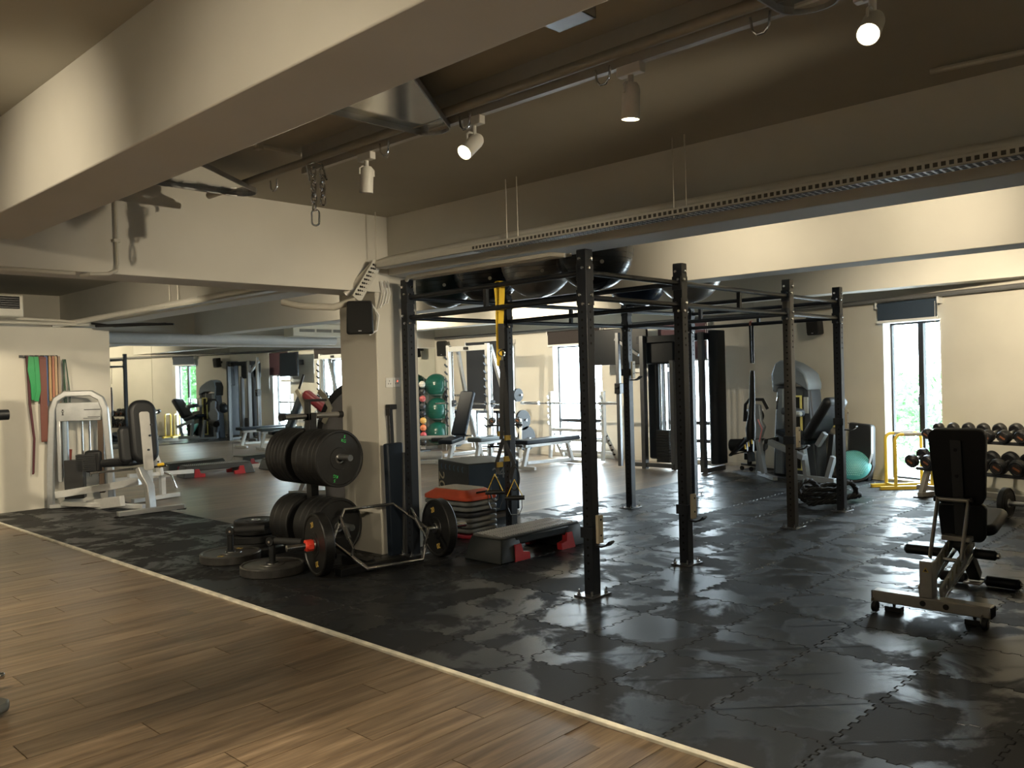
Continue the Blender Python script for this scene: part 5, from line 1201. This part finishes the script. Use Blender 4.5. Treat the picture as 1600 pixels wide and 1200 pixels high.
G().prism([(-.010, -.010), (.010, -.010), (0, .008)], (-.052, 0, .2745), (-.0008, 0, 0), (0, 1, 0), (0, 0, 1)).o('sticker_symbol', M('print_dark', (.05, .05, .05), .5), rp_)
for y in (-.055, .055):
    leg_('ladder_rail', ch, ab, (.02, y-.0, .13), (.66, y, .33), .016, .075, (0, 0, 1))
    leg_('lower_tube', M('bright_edge', (.62, .64, .64), .25, .7), ab, (.0, y, .08), (.72, y, .27), .018, .03)
    g = G()
    for k in range(6): g.bar((.12+.08*k, y, .15+.025*k), (.135+.08*k, y, .20+.025*k), .022, .018)
    g.o('ladder_teeth', M('olive_teeth', (.22, .20, .12), .4, .5), ab)['kind'] = 'stuff'
for x in (.10, .40, .60): G().cyl((x, -.065, .13+.30*x), (x, .065, .13+.30*x), .012, 10).o('cross_pin', chrome, ab)
G().sweep([(.56, 0, .33), (.68, 0, .28), (.80, 0, .16), (.90, 0, .06)], [(-.035, -.035), (.035, -.035), (.035, .035), (-.035, .035)], up=(0, 1, 0)).o('front_leg', blackm, ab, .008)
leg_('front_plate', ch, ab, (.80, 0, .03), (1.0, 0, .03), .10, .012)
for (a, b) in (((.92, -.05), (.92, -.25)), ((.92, .05), (.92, .22))): roll('floor_roller', plastic, ab, (a[0], a[1], .035), (b[0], b[1], .035), .034)
G().cyl((.92, -.26, .035), (.92, .23, .035), .012, 10).o('floor_axle', chrome, ab)
for (a, b) in (((.52, .07), (.52, .30)), ((.60, -.07), (.60, -.20))): roll('ankle_roller', plastic, ab, (a[0], a[1], .265), (b[0], b[1], .265), .03)
G().lathe([(0, 0), (.02, 0), (.02, .012), (0, .02)], (.60, -.20, .265), (0, -1, 0), 12).o('roller_knob', chrome, ab)
# backrest, almost upright, tilted away
A0 = Vector((.56, -.02, .47)); A1 = Vector((.44, -.035, 1.04)); dA = (A1-A0).normalized(); nA = Vector((dA.z, 0, -dA.x))
tl_ = math.atan2(-(A1-A0).x, (A1-A0).z)
def backshape(w0, w1, h_, r): 
    pts = []
    for cx, cz, a0, ww in ((1, 1, 0, w1), (-1, 1, PI/2, w1), (-1, -1, PI, w0), (1, -1, 1.5*PI, w0)):
        for i in range(6): pts.append((cx*(ww/2-r)+r*math.cos(a0+PI/2*i/5), cz*(h_/2-r)+r*math.sin(a0+PI/2*i/5)))
    return pts
mid = A0.lerp(A1, .58)
G().prism(backshape(.27, .31, .46, .045), mid-nA*.012, nA*.065, (0, 1, 0), dA).o('backrest', vinyl, ab, .018, seg=3)
G().prism(backshape(.275, .315, .465, .047), mid-nA*.020, nA*.010, (0, 1, 0), dA).o('backrest_shell', plastic, ab, .004)
lo_ = A0.lerp(A1, .02)
G().prism(backshape(.25, .27, .25, .045), lo_-dA*.03-nA*.005, nA*.055, (0, 1, 0), dA).o('lumbar_pad', vinyl, ab, .018, seg=3)
st1 = G().bar(A0-dA*.09-nA*.034, A1-dA*.07-nA*.034, .012, .060, up=(0, 1, 0)).o('back_strap', M('strap_grey', (.05, .05, .052), .4, .3), ab, .003)
for t in (.50, .78): p_ = A0.lerp(A1, t)-nA*.041; G().cyl(p_, p_-nA*.005, .012, 6).o('bolt', plastic, st1)
for y in (-.085, .085):
    leg_('brace_arm', ch, ab, (.30, y, .27), (.47, y, .60), .014, .04, (1, 0, 0))
G().cyl((.47, -.10, .60), (.47, .10, .60), .013, 12).o('brace_pin', ch, ab)
for y in (-.10, .10): G().cyl((.47, y-.006, .60), (.47, y+.006, .60), .018, 10).o('pin_cap', plastic, ab)
pad('seat', vinyl, ab, (.82, -.03, .43), (.36, .30, .07), (0, -.20, 0), .03, r=.06)
leg_('seat_support', blackm, ab, (.62, 0, .33), (.92, 0, .40), .06, .035); G().box(.66, .70, -.03, .03, .30, .40).o('seat_bracket', blackm, ab, .004)
leg_('hinge_bracket', ch, ab, (.50, 0, .36), (.62, 0, .36), .16, .03)

# cable chain from the rail
cn = thing('chain', 'loop of chrome chain hanging from the steel rail', 'chain', (2.575, 3.84, 2.30))
def link(c, r, l, ax, m_=chrome):
    c = Vector(c); a = Vector((0, 0, 1)); b = Vector(ax); p_ = []
    for k in range(9): t = PI*k/8; p_.append(c+a*(l/2-r)+b*r*math.cos(t)+a*r*math.sin(t))
    for k in range(9): t = PI+PI*k/8; p_.append(c-a*(l/2-r)+b*r*math.cos(t)+a*r*math.sin(t))
    return G().tube(p_, .0052, 8, closed=True)
for sidey, n_, z0 in ((-.02, 6, .245), (.024, 5, .235)):
    for k in range(n_):
        link((sidey*.6, -sidey, z0-.036*k), .014, .052, (0, 1, 0) if k % 2 else (1, 0, 0)).o('chain_link', chrome, cn)
link((-.01, .014, .0), .020, .085, (.7, -.7, 0)).o('end_hook', chrome, cn)
G().tube([(-.02, .045, .20), (-.035, .045, .285), (0, .03, .305), (.03, 0, .29), (.03, -.04, .20)], .006, 8).o('top_shackle', chrome, cn)
# ---- cable tray along the long beam
tray = thing('cable_tray', 'white perforated cable tray and conduits along the long beam, dropping at the column', 'cable tray', (4.12, 5.3, 2.30))
g = G(); g.box(-.05, .05, -6.6, .0, 0, .003).box(-.05, -.047, -6.6, .0, 0, .045).box(.047, .05, -6.6, 0, 0, .045); g.o('tray_channel', galv, tray)
h = G(); 
for k in range(150):
    y = -1.1-k*.034
    for x in (-.032, -.012, .012, .032): h.box(x-.006, x+.006, y-.011, y+.011, -.0012, .0)
    h.box(-.0512, -.05, y-.010, y+.010, .012, .032)
h.o('tray_slots', M('slot_shadow', (.08, .075, .065), .8), tray)['kind'] = 'stuff'
G().tube([(.0, -6.6, .055), (0, -3.1, .06), (.01, -1.6, .065), (0, -.1, .055), (-.03, .06, .03), (-.20, .20, -.20)], .032, 10).o('conduit', galv, tray)
G().tube([(.05, -6.6, .07), (.05, 0.0, .065)], .018, 8).o('conduit', galv, tray)
g = G().bar((-.015, .02, .05), (-.18, .09, -.24), .11, .004, up=(.3, -1, 0)); g.o('drop_channel', galv, tray)
g = G()
for k in range(9):
    t = .08+k*.1; c = Vector((-.015, .02, .05)).lerp(Vector((-.18, .09, -.24)), t)+Vector((0, -.004, 0))
    for dx in (-.035, -.012, .012, .035): g.bar(c+Vector((dx*.95, dx*.28, -.006)), c+Vector((dx*.95-.006, dx*.28, .008)), .012, .004, up=(.3, -1, 0))
g.o('drop_slots', darkhole, tray)['kind'] = 'stuff'
G().tube([(-.18, .10, -.25), (-.30, .22, -.30), (-.45, .45, -.28), (-.52, .6, -.24)], .028, 10).o('branch_conduit', pipem, tray)
for y in (.0, -1.42, -1.52, -2.72, -2.80):
    G().cyl((-.045, y, -.01), (-.045, y, .44), .004, 6).o('hanger_rod', pipem, tray)
tag(G().tube([(4.21, 5.10, 2.195), (4.19, 5.05, 2.215), (4.19, 3.60, 2.215), (4.22, 3.50, 2.20)], .016, 8).tube([(4.28, 5.1, 2.21), (4.28, 3.5, 2.21)], .012, 8).o('conduit_pair', pipem), 'pair of painted conduits clipped under the long beam above the rig', 'conduit')
cbl = thing('loose_cables', 'white cables dangling beside the top of the column', 'cable', (4.20, 5.40, 2.02))
for k in range(3): G().tube([(.0+.03*k, 0, .20), (.012+.03*k, -.01, .10), (-.015+.028*k, -.015, .02), (-.03+.028*k, -.01, -.02+.02*k)], .006, 6).o('cable', trimm, cbl)
G().tube([(-.10, .02, .02), (-.03, .01, -.08), (-.06, .0, -.20), (-.14, .0, -.24)], .007, 6).o('cable', trimm, cbl)
# tray beyond the cross beam
tr2 = thing('cable_tray', 'pale cable tray beyond the cross beam, sweeping to the partition', 'cable tray', (4.12, 5.85, 2.30))
G().tube([(0, 0, 0.02), (0, 1.4, .01), (-.02, 3.5, .0), (-.1, 4.6, -.02), (-.35, 5.0, -.08), (-.6, 5.05, -.12)], .035, 10).o('conduit', galv, tr2)
G().box(-.05, .05, 0, 3.6, -.035, -.03).o('tray_channel', galv, tr2)
for y in (.3, .5, 1.5, 1.7, 3.0, 3.2): G().cyl((0, y, 0), (0, y, .445), .004, 6).o('hanger_rod', pipem, tr2)
# conduits on the cross beam
cd1 = thing('wall_conduit', 'thin painted conduit down the cross beam and along its lower edge', 'conduit', (2.14, 5.42, 2.13))
G().tube([(0, 0, .61), (0, 0, .06), (-.01, -.01, .02), (-.06, -.02, -.005), (-.17, -.02, -.015), (-.20, .05, -.02)], .012, 8).o('pipe', pipem, cd1)
for z in (.2, .48): G().box(-.02, .02, -.014, .02, z, z+.018).o('clip', pipem, cd1)
G().tube([(-2.5, .0, -.015), (-.25, .0, -.015)], .012, 8).box(-.98, -.93, -.02, .03, -.035, .005).o('low_pipe', pipem, cd1)
tag(G().tube([(1.62, 4.05, 2.715), (2.0, 4.1, 2.715), (2.90, 4.16, 2.715)], .014, 8).box(2.38, 2.41, 4.10, 4.15, 2.69, 2.745).o('ceiling_conduit', pipem), 'thin painted conduit crossing the ceiling near the chain', 'conduit')
tag(G().tube([(4.0, 1.20, 2.72), (4.10, .5, 2.72), (4.12, -1.0, 2.72)], .013, 8).o('ceiling_conduit', pipem), 'thin conduit on the ceiling at the right edge above the long beam', 'conduit')
tag(G().tube([(1.65, 10.84, 2.17), (3.1, 10.84, 2.20), (4.1, 10.84, 2.19)], .02, 8).tube([(1.65, 10.80, 2.24), (2.9, 10.80, 2.25), (3.6, 10.82, 2.23), (4.05, 10.84, 2.2)], .016, 8).o('conduit_bundle', pipem), 'painted conduits lying along the top of the partition wall', 'conduit')
tag(G().tube([(3.95, 10.70, 2.17), (4.3, 10.2, 2.17), (4.55, 9.9, 2.16)], [.018, .02, .012], 8).tube([(3.9, 10.7, 2.20), (4.1, 10.5, 2.16), (4.5, 10.0, 2.17)], .014, 8).o('black_cable_end', plastic), 'black cable bundle sticking out beyond the end of the partition', 'cable')
# air conditioners
ac = thing('air_conditioner', 'white wall air conditioner with a dark louvre at the far left edge', 'air conditioner', (2.62, 10.75, 2.24))
G().box(-.5, .5, -.20, .12, 0, .25).o('casing', M('ac_casing', (.45, .43, .37), .45), ac, .015)
for k in range(5): G().box(-.46, .46, -.206, -.2, .10+.025*k, .112+.025*k).o('louvre', plastic, ac)
G().box(-.46, .46, -.203, -.199, .09, .23).o('vent_opening', darkhole, ac)
ac2 = thing('air_conditioner', 'cream ceiling cassette air conditioner with three dark slots beyond the speaker', 'air conditioner', (8.35, 12.42, 2.20), math.radians(0))
G().box(-.62, .62, -.05, .25, 0, .22).o('casing', M('cassette_cream', (.62, .58, .46), .45), ac2, .012)
for k in range(3): G().box(-.50+.34*k, -.20+.34*k, -.056, -.049, .075, .125).o('slot', M('slot_brown', (.05, .04, .03), .6), ac2)
for k in range(4):
    G().box(-.50, .50, -.060, -.055, .080+.012*k, .083+.012*k).o('louvre', M('cassette_cream', (.62, .58, .46), .45), ac2)
for x in (-.5, .5): G().cyl((x, .1, .22), (x, .1, .545), .006, 6).o('hanger_rod', pipem, ac2)
# small dumbbell stand beside the rig, seen again in the mirror
md = thing('dumbbell_rack', 'small two-tier dumbbell rack between the smith machine bench and the squat stand', 'rack', (10.25, 9.92, 0), math.radians(-50))
for x in (-.26, .26):
    leg_('end_leg', silverp, md, (x, -.12, 0), (x, .08, .70), .05); leg_('end_foot', silverp, md, (x, -.2, .02), (x, .2, .02), .05)
for z, y in ((.60, .05), (.25, -.06)): leg_('tier', blackm, md, (-.30, y, z), (.30, y, z), .14, .03)
sprot = None
for t, (z, y) in enumerate(((.62, .05), (.27, -.06))):
    for k in range(4):
        lab = 'small black dumbbell, %s from the left on the %s tier of the small rack' % (posn[k], ('top', 'bottom')[t])
        a = Matrix.Rotation(math.radians(-50), 3, 'Z')@Vector((-.22+.145*k, y, z))+Vector((10.25, 9.92, 0))
        if sprot is None: sprot = dumbbell_proto(.058, lab, .05); e = sprot
        else: e = dup(sprot, label=lab)
        e['group'] = 'dumbbells on the small rack'; e.location = a; e.rotation_euler = (0, 0, math.radians(-50))
# equipment cut by the left edge of the picture
lf = thing('cardio_machine_foot', 'charcoal machine base with rubber foot, cut by the left edge', 'gym machine', (.75, 4.20, 0), math.radians(0))
G().prism([(-.9, -.12), (.30, -.12), (.36, -.09), (.38, -.03), (.36, .03), (.28, .06), (-.9, .06)], (0, 0, .025), (0, 0, .04), (1, 0, 0), (0, 1, 0)).o('base_rail', M('olive_grey_rail', (.085, .09, .085), .4), lf, .014)
G().box(-.8, .30, -.09, .04, 0, .03).o('rubber_foot', plastic, lf, .006)
G().bar((-.9, .30, .14), (.42, .36, .055), .05, .035).o('pivot_arm', plastic, lf, .012)
G().lathe([(0, 0), (.017, 0), (.017, .04), (.012, .045), (0, .045)], (.42, .36, .055), (1.32, .06, -.085), 14).o('chrome_tip', chrome, lf)
G().box(-.9, -.7, -.1, .4, 0, .8).o('machine_body', plastic, lf, .03)
lh = thing('cable_station', 'black padded handle of a machine at the far left edge, before the partition', 'gym machine', (1.9, 9.0, 0))
G().cyl((.25, 0, 1.185), (.60, 0, 1.185), .05, 16).o('padded_handle', vinyl, lh); leg_('arm', silverp, lh, (.3, 0, 1.18), (-.1, 0, 1.4), .05); leg_('post', silverp, lh, (-.1, 0, 0), (-.1, 0, 1.9), .08); leg_('foot', silverp, lh, (-.5, 0, .03), (.2, 0, .03), .08)
# trees outside the angled window
def tree(x, y, h_, lab, n_=900, R=1.6, seed=1):
    random.seed(seed); e = thing('tree', lab, 'tree', (x, y, -4))
    G().tube([(0, 0, 0), (.1, 0, h_*.5), (0, .1, h_*.8)], [.16, .11, .05], 8).o('trunk', M('bark', (.12, .09, .06), .9), e)
    g = G()
    for k in range(n_):
        a = random.random()*2*PI; b = math.acos(2*random.random()-1); r = R*random.random()**.4
        c = Vector((r*math.sin(b)*math.cos(a), r*math.sin(b)*math.sin(a), h_+r*math.cos(b)*.8)); u = Vector((random.gauss(0, 1), random.gauss(0, 1), random.gauss(0, 1))).normalized(); v = u.orthogonal().normalized()
        g.add([c-u*.12, c+v*.05, c+u*.12, c-v*.05], [(0, 1, 2, 3)])
    g.o('foliage', M('leaf_green', (.035, .13, .025), .6), e)['kind'] = 'stuff'
tree(21, 7.2, 4.3, 'pale green tree outside, seen low in the angled window', 1400, 1.7, 2)
tree(13.6, -2.0, 5.3, 'leafy green tree outside the angled window, seen in the mirror', 2200, 2.0, 5)
tree(15.2, -3.6, 6.2, 'second leafy green tree farther out, seen in the mirror', 2200, 2.2, 8)
